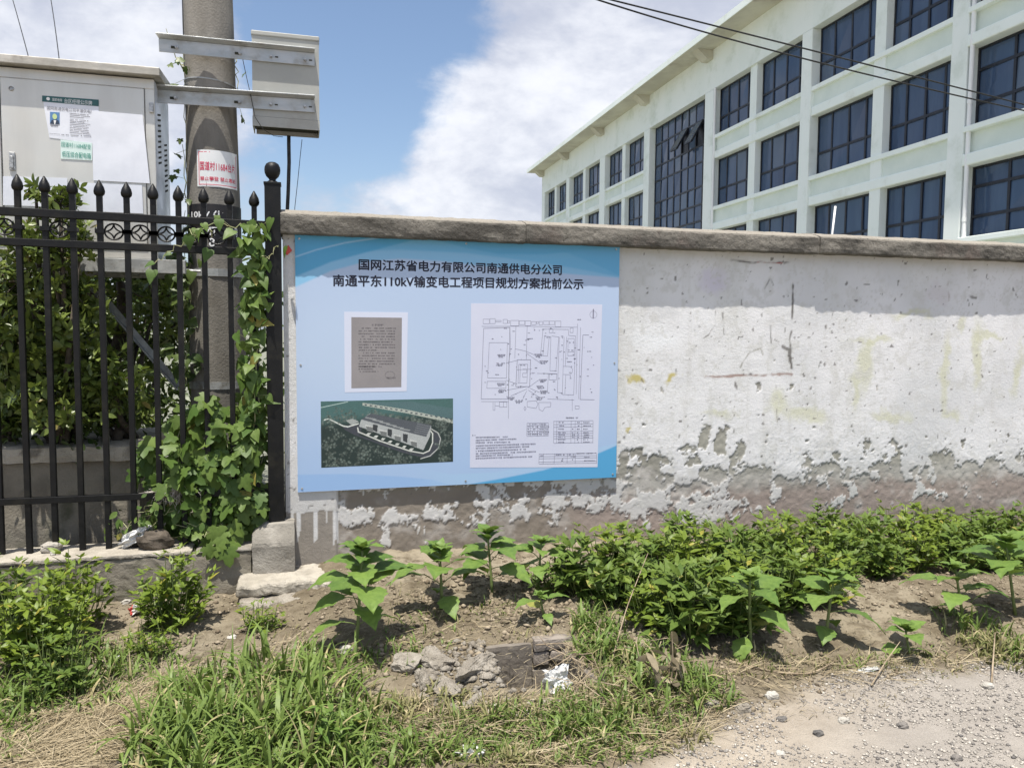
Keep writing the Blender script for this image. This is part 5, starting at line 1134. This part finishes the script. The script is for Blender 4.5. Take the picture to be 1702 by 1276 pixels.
strawbed('plant_litter', [(300, 1050, 300, 60, 500, .5), (760, 1040, 260, 70, 900, .5), (1350, 1070, 330, 60, 900, .2), (1000, 1170, 300, 60, 500, .4), (1350, 1160, 260, 40, 260, .1), (650, 1010, 120, 50, 300, .5)], 202, 'leaf_dead', (.015, .055))
# trailing dead stalks by the pit
tw = MB(); r_ = np.random.default_rng(9)
for _ in range(26):
    P = G(r_.uniform(930, 1180), r_.uniform(1050, 1190)); a = r_.uniform(0, 6.28); L = r_.uniform(.12, .42); e = P+np.array([math.cos(a)*L, math.sin(a)*L*.7, r_.uniform(.02, .22)]); tw.tube([P, (P+e)/2+r_.normal(0, .03, 3)+(0, 0, .04), e], [.003, .0024, .0012], 4)
tag(tw.build('dry_stalks', M['twig']), kind='stuff')
def stick(pts, lift, r0, label, m='twig'):
    P = np.array([G(*q_)+np.array([0, 0, l_]) for q_, l_ in zip(pts, lift)]); t = np.linspace(0, 1, len(P)); tt = np.linspace(0, 1, 16)
    Q = np.stack([np.interp(tt, t, P[:, i]) for i in range(3)], -1); Q[:, 2] = np.maximum(Q[:, 2], gh(Q[:, 0], Q[:, 1])+.004)
    for _ in range(2): Q[1:-1] = (Q[:-2]+Q[1:-1]*2+Q[2:])/4
    tag(MB().tube(Q, np.linspace(r0, r0*.5, 16)*(1+.1*np.sin(np.arange(16)*1.7)), 6).build('dead_stick', M[m], smooth=True), label, 'stick')
stick([(1205, 1100), (1250, 1112), (1300, 1122), (1350, 1125), (1385, 1110)], [.01, .01, .01, .015, .03], .006, 'curved dry stick lying on the bank above the road edge')
stick([(1448, 1142), (1470, 1115), (1495, 1092)], [.01, .04, .08], .004, 'thin straight twig leaning on the bank near the low lone plant')
stick([(1648, 1135), (1650, 1112), (1652, 1090)], [.0, .06, .12], .005, 'short upright cut stalk at the road edge below the tall plant')
stick([(1010, 1130), (1040, 1060), (1075, 1010)], [.02, .15, .30], .004, 'long dead stalk slanting up in front of the crop beside the pit')
stick([(890, 1085), (940, 1088), (985, 1120)], [.04, .06, .05], .003, 'thin dead stem arching over the back edge of the pit')
wd = empty('withered_weed', tuple(G(1110, 1160)), 'withered grey weed with drooping dead leaves beside the grass in front of the crop', 'weed')
P0 = G(1110, 1160); tw = MB(); pos = []; dd = []; sz = []
for i in range(7):
    e = P0+np.array([r_.normal(0, .05), r_.normal(0, .04), r_.uniform(.15, .30)]); tw.tube([P0, (P0+e)/2+r_.normal(0, .012, 3), e], [.004, .003, .0015], 5)
    for u in np.linspace(.3, 1, 5): pos.append(P0+(e-P0)*u); dd.append((r_.normal(0, .5), r_.normal(0, .5), r_.uniform(-1, .1))); sz.append(r_.uniform(.06, .13))
tw.build('stalks', M['twig'], wd); leaves('dead_leaves', [place(T_LANCE, np.array(pos), np.array(dd), rdir(r_, len(pos)), np.array(sz), r_.random(len(pos)))], M['leaf_dead'], wd)

# --- vine on the last pickets, leafy creeper at the fence foot
def vine(name, label, paths, T, m, size, n_per, seed, yj=.05, face=-1.0, tl=(.1, .9), stemr=.004):
    r_ = np.random.default_rng(seed); P0 = paths[0][0]; t0 = empty(name, tuple(P0), label, 'climbing plant'); st = MB(); parts = []
    for P in paths:
        P = np.array(P, float); t = np.linspace(0, 1, len(P)); tt = np.linspace(0, 1, max(len(P)*4, 8)); Q = np.stack([np.interp(tt, t, P[:, i]) for i in range(3)], -1)
        for _ in range(2): Q[1:-1] = (Q[:-2]+2*Q[1:-1]+Q[2:])/4
        Q[1:-1] += r_.normal(0, .008, Q[1:-1].shape); st.tube(Q, np.linspace(stemr, stemr*.5, len(Q)), 5, False)
        L = np.linalg.norm(np.diff(Q, axis=0), axis=1).sum(); k_ = max(int(L*n_per), 2); u = r_.random(k_); base = np.stack([np.interp(u, tt, Q[:, i]) for i in range(3)], -1)
        pe = nrm(np.stack([r_.normal(0, 1, k_), r_.normal(face*.5, .7, k_), r_.normal(.25, .6, k_)], -1)); E = base+pe*r_.uniform(.03, .10, k_)[:, None]
        for a, b_ in zip(base[::3], E[::3]): st.tube([a, b_], .0016, 3, False)
        d = np.stack([r_.normal(0, .55, k_), r_.normal(face*.45, .35, k_), r_.normal(-.75, .4, k_)], -1); up_ = np.stack([r_.normal(0, .45, k_), r_.normal(face*.8, .4, k_), r_.uniform(.25, 1.2, k_)], -1)
        parts.append(place(T, E, d, up_, size*r_.uniform(.55, 1.2, k_), np.where(r_.random(k_) < .02, 1.0, r_.uniform(*tl, k_)), r_.uniform(.85, 1.1, k_)))
    st.build('vine_stems', M['palestem'], t0); leaves('leaves', parts, M[m], t0); return t0
V_ = lambda *q_: [onY(px, py, y_) for px, py, y_ in q_]
vine('climbing_vine', 'heart-leaved vine climbing the last pickets beside the ball-topped post', [V_((425, 860, -.02), (418, 760, -.05), (425, 650, -.06), (415, 560, -.05), (428, 470, -.06), (422, 400, -.08), (410, 375, -.10)), V_((435, 800, -.02), (432, 700, -.04), (425, 600, -.07), (430, 520, -.05), (418, 430, -.07), (432, 375, -.09)), V_((405, 780, .03), (418, 690, -.02), (432, 560, -.03), (424, 450, -.06), (415, 400, -.1)),
     V_((410, 840, .0), (425, 720, .0), (420, 610, -.02), (432, 480, -.05), (428, 420, -.07))], T_HEART, 'leaf_vine', .085, 38, 301)
vine('vine_tendril', 'thin pale vine tendril stretching between the pickets in front of the black number plate', [V_((420, 385, -.08), (385, 372, -.09), (345, 372, -.09), (318, 392, -.09), (290, 412, -.08), (262, 435, -.07), (246, 450, -.06), (250, 470, -.06)), V_((345, 372, -.09), (352, 395, -.10)), V_((318, 382, -.09), (325, 400, -.1)), V_((420, 420, -.08), (445, 428, -.12), (458, 415, -.13), (462, 408, -.13))], T_HEART, 'leaf_vine', .075, 11, 302, stemr=.0035)
vine('leafy_creeper', 'dense pale green lobed-leaf creeper filling the fence foot below the concrete pole', [V_((330, 890, .15), (320, 800, .10), (330, 720, .10), (345, 670, .15)), V_((360, 890, .10), (370, 800, .02), (360, 720, .05), (385, 670, .1)), V_((300, 880, .15), (285, 810, .08), (265, 760, .12)), V_((400, 890, .08), (405, 800, .05), (400, 720, .05), (420, 660, .08)), V_((340, 860, .05), (330, 790, .0), (310, 730, .05), (300, 690, .15)),
     V_((380, 860, .03), (360, 790, -.02), (350, 750, .0)), V_((280, 860, .15), (300, 780, .05), (330, 750, .0)), V_((420, 880, .05), (430, 800, .05), (425, 740, .05)), V_((270, 880, .2), (255, 820, .15), (245, 770, .12), (262, 730, .12)), V_((320, 870, .0), (300, 800, -.05), (290, 730, -.02), (315, 690, .05)), V_((390, 860, .0), (385, 780, -.07), (370, 700, -.03), (360, 665, .05)), V_((430, 870, .0), (420, 800, -.07), (405, 740, -.05), (410, 690, .0))], T_LOBE, 'leaf_vine', .105, 52, 303)
vine('kerb_creeper', 'low round-leaved weed growing over the kerb top behind the plastic bag', [V_((205, 895, .0), (220, 860, -.02), (245, 840, -.05), (270, 835, -.05)), V_((250, 890, .0), (265, 860, -.04), (285, 845, -.05)), V_((195, 890, .02), (200, 870, 0), (190, 850, 0)), V_((290, 895, .0), (310, 880, -.06), (330, 872, -.08)), V_((230, 890, .05), (255, 850, .0), (262, 830, -.02))], T_ELL, 'leaf_vine', .05, 46, 304, stemr=.0025)
vine('kerb_vine', 'lobed-leaf vine trailing over the kerb edge below the bottom rail', [V_((380, 895, .0), (350, 885, -.10), (335, 890, -.15)), V_((400, 890, .0), (370, 890, -.12), (352, 910, -.23)), V_((395, 880, .05), (345, 880, -.05), (320, 880, -.05)), V_((410, 885, .05), (385, 878, -.05), (360, 872, -.05))], T_LOBE, 'leaf_vine', .10, 26, 305)
vine('pole_ivy', 'sparse ivy clinging to the cable on the side of the concrete pole', [V_((314, 420, .74), (312, 330, .74), (309, 250, .74), (306, 150, .74), (300, 60, .74)), V_((309, 330, .73), (303, 240, .72)), V_((306, 120, .72), (288, 85, .70), (276, 48, .68)), V_((306, 110, .72), (294, 100, .70)), V_((390, 85, .78), (394, 130, .78), (396, 180, .78))], T_LOBE, 'leaf_dark', .06, 9, 306)
vine('pole_creeper', 'dark leafy creeper climbing behind the pickets between cabinet and pole', [V_((310, 640, .6), (306, 540, .62), (300, 440, .65), (308, 350, .66)), V_((300, 600, .6), (292, 500, .62), (298, 420, .64)), V_((316, 560, .66), (314, 470, .68), (318, 400, .68))], T_HEART, 'leaf_dark', .085, 30, 307)

# --- shrubs and small trees behind the railing
def shrub(label, base, blobs, n_, lsz, seed, m='leaf_shrub', T=T_OVAL, cat='shrub', name='leafy_shrub', trunks=3, tl=(.0, .92), up=.35, rosette=6):
    r_ = np.random.default_rng(seed); B0 = np.array(base, float); t0 = empty(name, tuple(B0), label, cat); tr = MB(); pos = []; dd = []; uu = []; sz = []; tt = []
    tot = sum(b_[3] for b_ in blobs)
    for i, (x, y, z, w, rx, rz) in enumerate(blobs):
        c_ = np.array([x, y, z]); k_ = int(n_*w/tot/rosette)+1
        m0 = B0+np.array([r_.normal(0, .05), r_.normal(0, .05), 0]); mid = (m0+c_)/2+r_.normal(0, .06, 3)
        tr.tube([m0, m0*.6+mid*.4+r_.normal(0, .02, 3), mid, c_], [.030, .024, .018, .008], 7)
        dv = rdir(r_, k_); rad = r_.random(k_)**.4; P = c_+dv*rad[:, None]*np.array([rx, rx*.8, rz])*(1+.25*r_.normal(0, 1, (k_, 1)))
        for q_ in P[::7]: tr.tube([c_, (c_+q_)/2+r_.normal(0, .03, 3), q_], [.006, .005, .002], 4, False)
        for q_, rd in zip(P, rad):
            ax = nrm(np.array([q_[0]-x, q_[1]-y, (q_[2]-z)+up*rx])+r_.normal(0, .15, 3)); s1 = nrm(np.cross(ax, [.3, .2, 1])); s2 = np.cross(ax, s1); a0 = r_.uniform(0, 6.28); lt = r_.normal(0, .12)
            for j in range(rosette):
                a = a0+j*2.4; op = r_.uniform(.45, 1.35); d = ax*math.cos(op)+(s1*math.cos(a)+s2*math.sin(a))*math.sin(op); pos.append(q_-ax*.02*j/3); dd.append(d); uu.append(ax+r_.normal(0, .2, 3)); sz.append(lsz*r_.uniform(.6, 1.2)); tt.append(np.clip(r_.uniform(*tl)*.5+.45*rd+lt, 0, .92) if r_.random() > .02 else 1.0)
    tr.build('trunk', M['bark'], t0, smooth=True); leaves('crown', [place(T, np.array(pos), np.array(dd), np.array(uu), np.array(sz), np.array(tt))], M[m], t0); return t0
def Y3(px, py, Y): return tuple(float(v) for v in onY(px, py, Y))
def bl(px, py, Y, w, rx, rz): x, y, z = Y3(px, py, Y); return (x, y, z, w, rx, rz)
b0 = lambda px, Y: (Y3(px, 760, Y)[0], Y, .86)
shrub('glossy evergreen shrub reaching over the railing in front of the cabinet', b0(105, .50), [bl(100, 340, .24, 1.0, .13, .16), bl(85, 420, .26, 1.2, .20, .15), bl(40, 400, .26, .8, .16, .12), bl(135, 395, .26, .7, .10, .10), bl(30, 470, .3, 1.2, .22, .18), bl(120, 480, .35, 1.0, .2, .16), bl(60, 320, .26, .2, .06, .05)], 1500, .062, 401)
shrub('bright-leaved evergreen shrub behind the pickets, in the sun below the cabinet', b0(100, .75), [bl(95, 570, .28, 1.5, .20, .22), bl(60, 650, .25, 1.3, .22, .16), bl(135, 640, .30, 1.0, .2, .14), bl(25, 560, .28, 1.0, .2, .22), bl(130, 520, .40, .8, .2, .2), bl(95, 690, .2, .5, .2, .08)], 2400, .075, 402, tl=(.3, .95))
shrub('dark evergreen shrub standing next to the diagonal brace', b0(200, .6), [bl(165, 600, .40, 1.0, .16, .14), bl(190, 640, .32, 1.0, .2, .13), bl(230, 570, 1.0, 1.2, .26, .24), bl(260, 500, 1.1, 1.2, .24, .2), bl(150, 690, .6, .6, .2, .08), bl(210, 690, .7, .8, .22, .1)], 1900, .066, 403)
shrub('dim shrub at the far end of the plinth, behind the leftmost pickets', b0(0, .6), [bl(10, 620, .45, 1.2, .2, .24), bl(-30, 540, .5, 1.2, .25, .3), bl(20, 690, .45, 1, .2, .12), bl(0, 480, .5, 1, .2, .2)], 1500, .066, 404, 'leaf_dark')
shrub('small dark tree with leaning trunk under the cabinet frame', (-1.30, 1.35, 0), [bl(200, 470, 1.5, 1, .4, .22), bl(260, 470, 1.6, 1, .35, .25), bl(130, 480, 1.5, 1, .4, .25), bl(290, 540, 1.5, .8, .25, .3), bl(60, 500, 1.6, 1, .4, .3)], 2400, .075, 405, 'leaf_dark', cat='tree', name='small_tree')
tk = MB(); P = [onY(215, 760, .95), onY(190, 600, .95), onY(205, 530, .98), onY(200, 470, 1.05)]; tk.tube(P, [.05, .045, .04, .03], 9); tk.tube([onY(195, 590, .95), onY(160, 540, 1.0), onY(150, 470, 1.05)], [.03, .026, .02], 8)
for ch in [x for x in SC.objects if x.parent and x.parent.name.startswith('small_tree') and x.name.startswith('trunk')]: tk.build('trunk', M['bark'], ch.parent, smooth=True)
rb = np.random.default_rng(55); parts = []
for _ in range(330):
    c_ = np.array([rb.uniform(-5.5, -.35), rb.uniform(2.3, 3.6), rb.uniform(.0, 2.1)]); k_ = 34; q_ = c_+rb.normal(0, .17, (k_, 3)); parts.append(place(T_OVAL, q_, rdir(rb, k_), rdir(rb, k_, .0, 1), .11*rb.uniform(.6, 1.2, k_), np.clip(rb.random(k_)*.6+rb.normal(.15, .2), 0, .92)))
tag(leaves('hedge_foliage', parts, M['leaf_dark']), kind='stuff')
parts = []
for _ in range(130):
    c_ = np.array([rb.uniform(-3.0, -.35), rb.uniform(.2, 1.1), rb.uniform(.0, .4)]); c_[2] += .85 if (c_[0] < -.95 and c_[1] > .28) else 0; k_ = 22; q_ = c_+rb.normal(0, .09, (k_, 3))*np.array([1, 1, .5]); q_ = q_[q_[:, 1] > .14]; k_ = len(q_)
    if k_: parts.append(place(T_OVAL, q_, rdir(rb, k_), rdir(rb, k_, .2, 1), .06*rb.uniform(.6, 1.2, k_), rb.random(k_)*.9))
tag(leaves('undergrowth', parts, M['leaf_dark']), kind='stuff')

# ------------------------------------------------------------------ stones, bags, litter, the brick pit
def lump(c_, r3, seed, n_=14, amp=.35, fr=1.6):
    th = np.linspace(0, math.pi, n_); V = []; F = []; m2 = n_*2
    for t in th:
        for j in range(m2):
            a = 2*math.pi*j/m2; d = np.array([math.sin(t)*math.cos(a), math.sin(t)*math.sin(a), math.cos(t)]); k_ = 1+amp*float(fbm(d[0]*fr+seed*3.1, d[1]*fr+d[2]*fr*1.7, seed, 4)); d = np.sign(d)*np.abs(d)**.75; V.append(np.array(c_)+d*np.array(r3)*k_)
    for i in range(n_-1):
        for j in range(m2): F.append((i*m2+j, (i+1)*m2+j, (i+1)*m2+(j+1) % m2, i*m2+(j+1) % m2))
    return V, F
def stone(px, py, r3, m, seed, label, on=None, name='stone', cat='stone'):
    P = G(px, py) if on is None else on; V, F = lump(np.array(P)+(0, 0, r3[2]*(.3 if on is None else .7)), r3, seed); return tag(addmesh(name, V, F, M[m], smooth=False), label, cat)
KT = .306
kt = lambda px, py, z=KT: onZ(px, py, z)
stone(0, 0, (.055, .05, .032), 'concrete', 3, 'small flat grey stone on the kerb top by itself', kt(86, 916))
stone(0, 0, (.014, .012, .012), 'stone_l', 4, 'tiny white pebble beside the flat grey stone on the kerb', kt(88, 922))
stone(0, 0, (.085, .06, .055), 'bark', 5, 'round brown stone on the kerb beside the plastic bag', kt(258, 910))
for i, (px, py, r_0, m, lb) in enumerate([(1500, 1208, .020, 'stone_d', 'dark stone lying on the open gravel road'), (1402, 1199, .020, 'stone_l', 'pale grey pebble on the road near its soil edge'), (1300, 1197, .020, 'stone_d', 'grey pebble on the road nearest the grass'), (1642, 1142, .022, 'stone_l', 'white pebble at the road edge below the tall plant'), (1590, 1262, .018, 'stone_d', 'grey stone at the bottom of the gravel road'), (1298, 1254, .016, 'stone_l', 'pale pebble low on the sandy road edge'),
        (1360, 1220, .018, 'stone_d', 'brownish pebble half sunk in the sandy road'), (575, 1082, .030, 'stone_l', 'pinkish-white stone at the foot of the plant by the block'), (385, 1062, .022, 'stone_l', 'pale pebble beside the yellowish tuft of weed'), (210, 1002, .022, 'stone_l', 'pale stone chip near the kerb foot'), (1180, 1172, .032, 'rubble', 'pale lump of rubble at the grass end of the road edge'), (1235, 1180, .03, 'rubble', 'pale piece of rubble half buried at the road edge'), (1283, 1158, .024, 'stone_l', 'white stone standing at the road edge below the curved stick'), (1130, 1060, .03, 'stone_d', 'dark stone at the front foot of the crop')]):
    stone(px, py, (r_0*1.15, r_0*.9, r_0*.75), m, 30+i, lb)
def chunk(c_, r3, seed):
    import bmesh
    r_ = np.random.default_rng(seed); bm = bmesh.new(); d = rdir(r_, 16)*np.array(r3)*r_.uniform(.8, 1.1, (16, 1)); a = r_.uniform(0, 6.28)
    for q_ in d: bm.verts.new((q_[0]*math.cos(a)-q_[1]*math.sin(a), q_[0]*math.sin(a)+q_[1]*math.cos(a), q_[2]))
    bmesh.ops.convex_hull(bm, input=bm.verts[:]); bmesh.ops.triangulate(bm, faces=bm.faces[:])
    lo = [v for v in bm.verts if not v.link_faces]; bmesh.ops.delete(bm, geom=lo, context='VERTS')
    bmesh.ops.subdivide_edges(bm, edges=bm.edges[:], cuts=5, use_grid_fill=True, smooth=.12); bm.verts.index_update()
    V = np.array([v.co[:] for v in bm.verts]); F = [tuple(v.index for v in f.verts) for f in bm.faces]; bm.free()
    V = V*(1+.24*fbm(V[:, 0]*16+seed, V[:, 1]*16+V[:, 2]*13, 2, 4)[:, None])+.008*np.stack([fbm(V[:, 1]*55, V[:, 2]*55, 1, 3), fbm(V[:, 0]*55, V[:, 2]*55, 2, 3), fbm(V[:, 0]*55, V[:, 1]*55, 3, 3)], -1)
    return V+np.array(c_), F
def crumple(c_, r3, seed, n_=16): V, F = lump(c_, r3, seed, 26, .55, 1.5); V = np.array(V); q_ = V/np.array(r3); V = V*(.85+.75*np.abs(fbm(q_[:, 0]*1.9+seed, q_[:, 1]*1.9+q_[:, 2]*2.6, 3, 2)))[:, None]; return V, F
def bag(name, label, P, r3, m, seed, rot=0.0, cat='plastic bag'):
    V, F = crumple(np.zeros(3), r3, seed); V = np.array(V); V[:, 2] = np.maximum(V[:, 2], -r3[2]*.5); c_, s_ = math.cos(rot), math.sin(rot)
    V = np.stack([V[:, 0]*c_-V[:, 2]*s_, V[:, 1], V[:, 0]*s_+V[:, 2]*c_], -1)+np.array(P)+(0, 0, r3[2]*.6); return tag(addmesh(name, V, F, M[m]), label, cat)
bag('plastic_bag', 'crumpled white plastic bag leaning on the brown stone on the kerb', kt(226, 908)+np.array((0, 0, .03)), (.085, .05, .035), 'bag', 3, .55)
bag('plastic_bag', 'white and grey torn plastic bag stuffed at the corner of the brick pit', G(930, 1150)+np.array((0, .03, .0)), (.055, .045, .06), 'bag', 6, .3)
u_, v_ = np.meshgrid(np.linspace(-1, 1, 60), np.linspace(-1, 1, 26), indexing='ij'); c_ = G(868, 1178); sx = c_[0]+u_*.24+.02*fbm(u_*3, v_*3, 1, 3); sy = c_[1]+v_*.075*(1-.35*u_**2)+.04*u_*u_+.02*fbm(u_*4+5, v_*4, 2, 3)
sz_ = gh(sx, sy)-.012+.045*np.abs(fbm(u_*2.0+v_*2.2, v_*7, 3, 3))*(1-np.maximum(np.abs(u_), np.abs(v_))**4)+.012*fbm(u_*9, v_*9, 4, 3); I = np.arange(u_.size).reshape(u_.shape)
tag(addmesh('plastic_sheet', np.stack([sx, sy, sz_], -1).reshape(-1, 3), np.stack([I[:-1, :-1], I[1:, :-1], I[1:, 1:], I[:-1, 1:]], -1).reshape(-1, 4), M['bagdirty'], smooth=True), 'dirty crumpled plastic sheet half buried along the front rim of the pit', 'plastic sheet')
bag('paper_scrap', 'white scrap of paper in the grass at the bottom edge', G(783, 1256), (.035, .028, .018), 'bag', 5, .1, 'scrap')
bag('paper_scrap', 'flat white scrap on the bank above the road, beyond the curved stick', G(1438, 1114), (.055, .018, .006), 'bag', 7, 0, 'scrap')
wr_ = bag('red_wrapper', 'red and white crumpled wrapper on the soil before the kerb', G(223, 1020)+np.array((.015, 0, .01)), (.028, .022, .026), 'bag', 8, .4, 'wrapper')
wr_.data.materials.append(M['red'])
for pg_ in wr_.data.polygons: pg_.material_index = 1 if pg_.center.x < G(220, 1020)[0]+.004 else 0
bag('paper_scrap', 'pale scrap among the weeds below the red and white wrapper', G(192, 1098), (.03, .02, .014), 'bag', 12, .1, 'scrap')

pit = empty('brick_pit', ((PIT[0]+PIT[1])/2, (PIT[2]+PIT[3])/2, -.2), 'broken open brick pit in the bank, half filled with rubbish', 'pit')
zt_ = float(gh(1.05, -1.42, False))+.005
rblock('pit_back_wall', (PIT[0]-.02, PIT[3]-.005, -.3), (PIT[0]+.215, PIT[3]+.035, zt_-.012), M['pitrender'], 2, pit, st=.02, amp=.005, bev=.008)
rblock('pit_back_wall', (PIT[0]+.217, PIT[3]+.0, -.3), (PIT[1]+.03, PIT[3]+.05, -.045), M['pitrender'], 5, pit, st=.02, amp=.005, bev=.008)
rblock('pit_side_wall', (PIT[0]-.09, PIT[2]-.02, -.3), (PIT[0]-.005, PIT[3]+.09, zt_-.05), M['pitrender'], 7, pit, st=.02, amp=.006, bev=.01)
rblock('pit_side_wall', (PIT[1]+.005, PIT[2]-.02, -.3), (PIT[1]+.09, PIT[3]-.01, zt_-.045), M['pitrender'], 8, pit, st=.02, amp=.006, bev=.01)
rblock('pit_front_wall', (PIT[0]-.004, PIT[2]-.08, -.3), (PIT[1]+.004, PIT[2]+.0, .03), M['pitrender'], 9, pit, st=.02, amp=.006, bev=.01)
rblock('pit_brick', (PIT[0]+.222, PIT[3]-.01, zt_-.052), (PIT[0]+.222+.20, PIT[3]+.06, zt_+.0), M['brick'], 11, pit, st=.012, amp=.004, bev=.006)
rblock('pit_brick', (PIT[0]+.222, PIT[3]-.004, zt_-.125), (PIT[0]+.30, PIT[3]+.06, zt_-.060), M['brick'], 13, pit, st=.012, amp=.004, bev=.006)
V, F = block('', (-.09, -.04, -.025), (.09, .04, .025), None, 14, None, st=.012, amp=.006, bev=.01); a = math.radians(-9); V = np.stack([V[:, 0]*math.cos(a)-V[:, 2]*math.sin(a), V[:, 1], V[:, 0]*math.sin(a)+V[:, 2]*math.cos(a)], -1)+np.array([PIT[0]+.395, PIT[3]+.02, zt_-.095])
addmesh('loose_brick', V, F, M['brick'], pit); rblock('dark_gap', (PIT[0]+.30, PIT[3]+.07, -.16), (PIT[1]+.03, PIT[3]+.08, zt_-.055), M['dark'], 3, pit, amp=.001)
for i, (px, py, r3, lb) in enumerate([(790, 1112, (.14, .085, .07), 'large pale chunk of broken concrete on the rim of the pit'), (722, 1096, (.12, .09, .08), 'rough grey concrete lump behind the large chunk at the pit'), (680, 1102, (.10, .08, .06), 'greyish rubble lump nearest the grass, farthest from the pit'), (742, 1138, (.09, .075, .055), 'pale rubble lump in front of the large chunk, at the pit rim'), (702, 1132, (.07, .06, .05), 'small pinkish rubble lump left of the pit front'), (790, 1164, (.065, .05, .04), 'dusty clod at the front rim of the pit, in dry grass'), (1000, 1150, (.07, .05, .03), 'flat pale stone beside the torn bag at the pit')]):
    r3 = (r3[0], r3[1], r3[2]*.8); V, F = chunk(G(px, py)+np.array((0, 0, r3[2]*.05)), r3, 60+i); tag(addmesh('concrete_chunk', V, F, M['rubble']), lb, 'rubble')
# uncountable crumbs: gravel on the road, clods in the soil
def scatter(name, n_, xr, yr, test, sz, m, seed):
    r_ = np.random.default_rng(seed); x = r_.uniform(*xr, n_); y = r_.uniform(*yr, n_); ok = test(x, y); x, y = x[ok], y[ok]; k_ = len(x)
    base = np.array([(1, 0, 0), (-1, 0, 0), (0, 1, 0), (0, -1, 0), (0, 0, 1), (0, 0, -1), (.6, .6, .4), (-.6, .6, .4), (.6, -.6, .4), (-.6, -.6, .4)]); T = np.array([(6, 4, 2), (4, 7, 2), (4, 9, 7), (7, 9, 1), (4, 8, 9), (9, 8, 3), (4, 6, 8), (8, 6, 0), (0, 6, 2), (2, 7, 1), (1, 9, 3), (3, 8, 0), (0, 2, 5), (2, 1, 5), (1, 3, 5), (3, 0, 5)])
    s_ = sz[0]+(sz[1]-sz[0])*r_.random(k_)**5; sc = s_[:, None, None]*r_.uniform(.55, 1.3, (k_, 1, 3))*(1+.35*r_.normal(0, 1, (k_, 10, 3))*.5); az = r_.uniform(0, 6.283, k_); P = base[None]*sc; c_, q_ = np.cos(az)[:, None], np.sin(az)[:, None]
    P = np.stack([P[..., 0]*c_-P[..., 1]*q_, P[..., 0]*q_+P[..., 1]*c_, P[..., 2]*.7], -1)+np.stack([x, y, gh(x, y)+s_*.25], -1)[:, None]
    F = (T[None]+(np.arange(k_)*10)[:, None, None]).reshape(-1, 3); return tag(addmesh(name, P.reshape(-1, 3), F, M[m], attr={'tint': np.repeat(r_.random(k_), 10)}), kind='stuff')
m, n, p, o = newmat('mixed_pebbles'); M['pebble'] = m; a = nd(n, 'ShaderNodeAttribute', attribute_name='tint'); lk(n, mixc(n, a.outputs['Fac'], (.12, .11, .105), (.50, .46, .40)), p.inputs['Base Color']); p.inputs['Roughness'].default_value = .9
m, n, p, o = newmat('soil_clod'); M['clod'] = m; a = nd(n, 'ShaderNodeAttribute', attribute_name='tint'); lk(n, mixc(n, a.outputs['Fac'], (.13, .10, .066), (.32, .265, .19)), p.inputs['Base Color']); p.inputs['Roughness'].default_value = .97
outpit = lambda x, y: ~((x > PIT[0]-.02) & (x < PIT[1]+.04) & (y > PIT[2]-.02) & (y < PIT[3]+.03))
scatter('road_gravel', 46000, (1.0, 4.6), (-3.0, -1.9), lambda x, y: (roadmask(x, y) > -.05) & (fbm(x*4, y*4, 6, 5)+.35*ss(x-y, 4.0, 5.2) > .0), (.0016, .009), 'pebble', 501)
scatter('soil_crumbs', 30000, (-1.6, 4.6), (-2.5, -.22), lambda x, y: (roadmask(x, y) < .05) & outpit(x, y) & (fbm(x*3, y*3, 4, 4) > -.12), (.002, .016), 'clod', 502)
scatter('soil_crumbs', 4500, (.3, 1.7), (-1.6, -.5), lambda x, y: outpit(x, y) & (fbm(x*5, y*5, 2, 4) > -.05), (.003, .022), 'clod', 503)
scatter('rubble_crumbs', 900, (.45, 1.0), (-2.05, -1.35), lambda x, y: outpit(x, y) & (np.hypot((x-.72)/.27, (y+1.68)/.3) < 1), (.006, .03), 'rubble', 504)
scatter('rubble_crumbs', 150, (.42, 1.02), (-2.0, -1.35), lambda x, y: outpit(x, y) & (np.hypot((x-.70)/.25, (y+1.66)/.24) < 1), (.010, .040), 'rubble', 505)
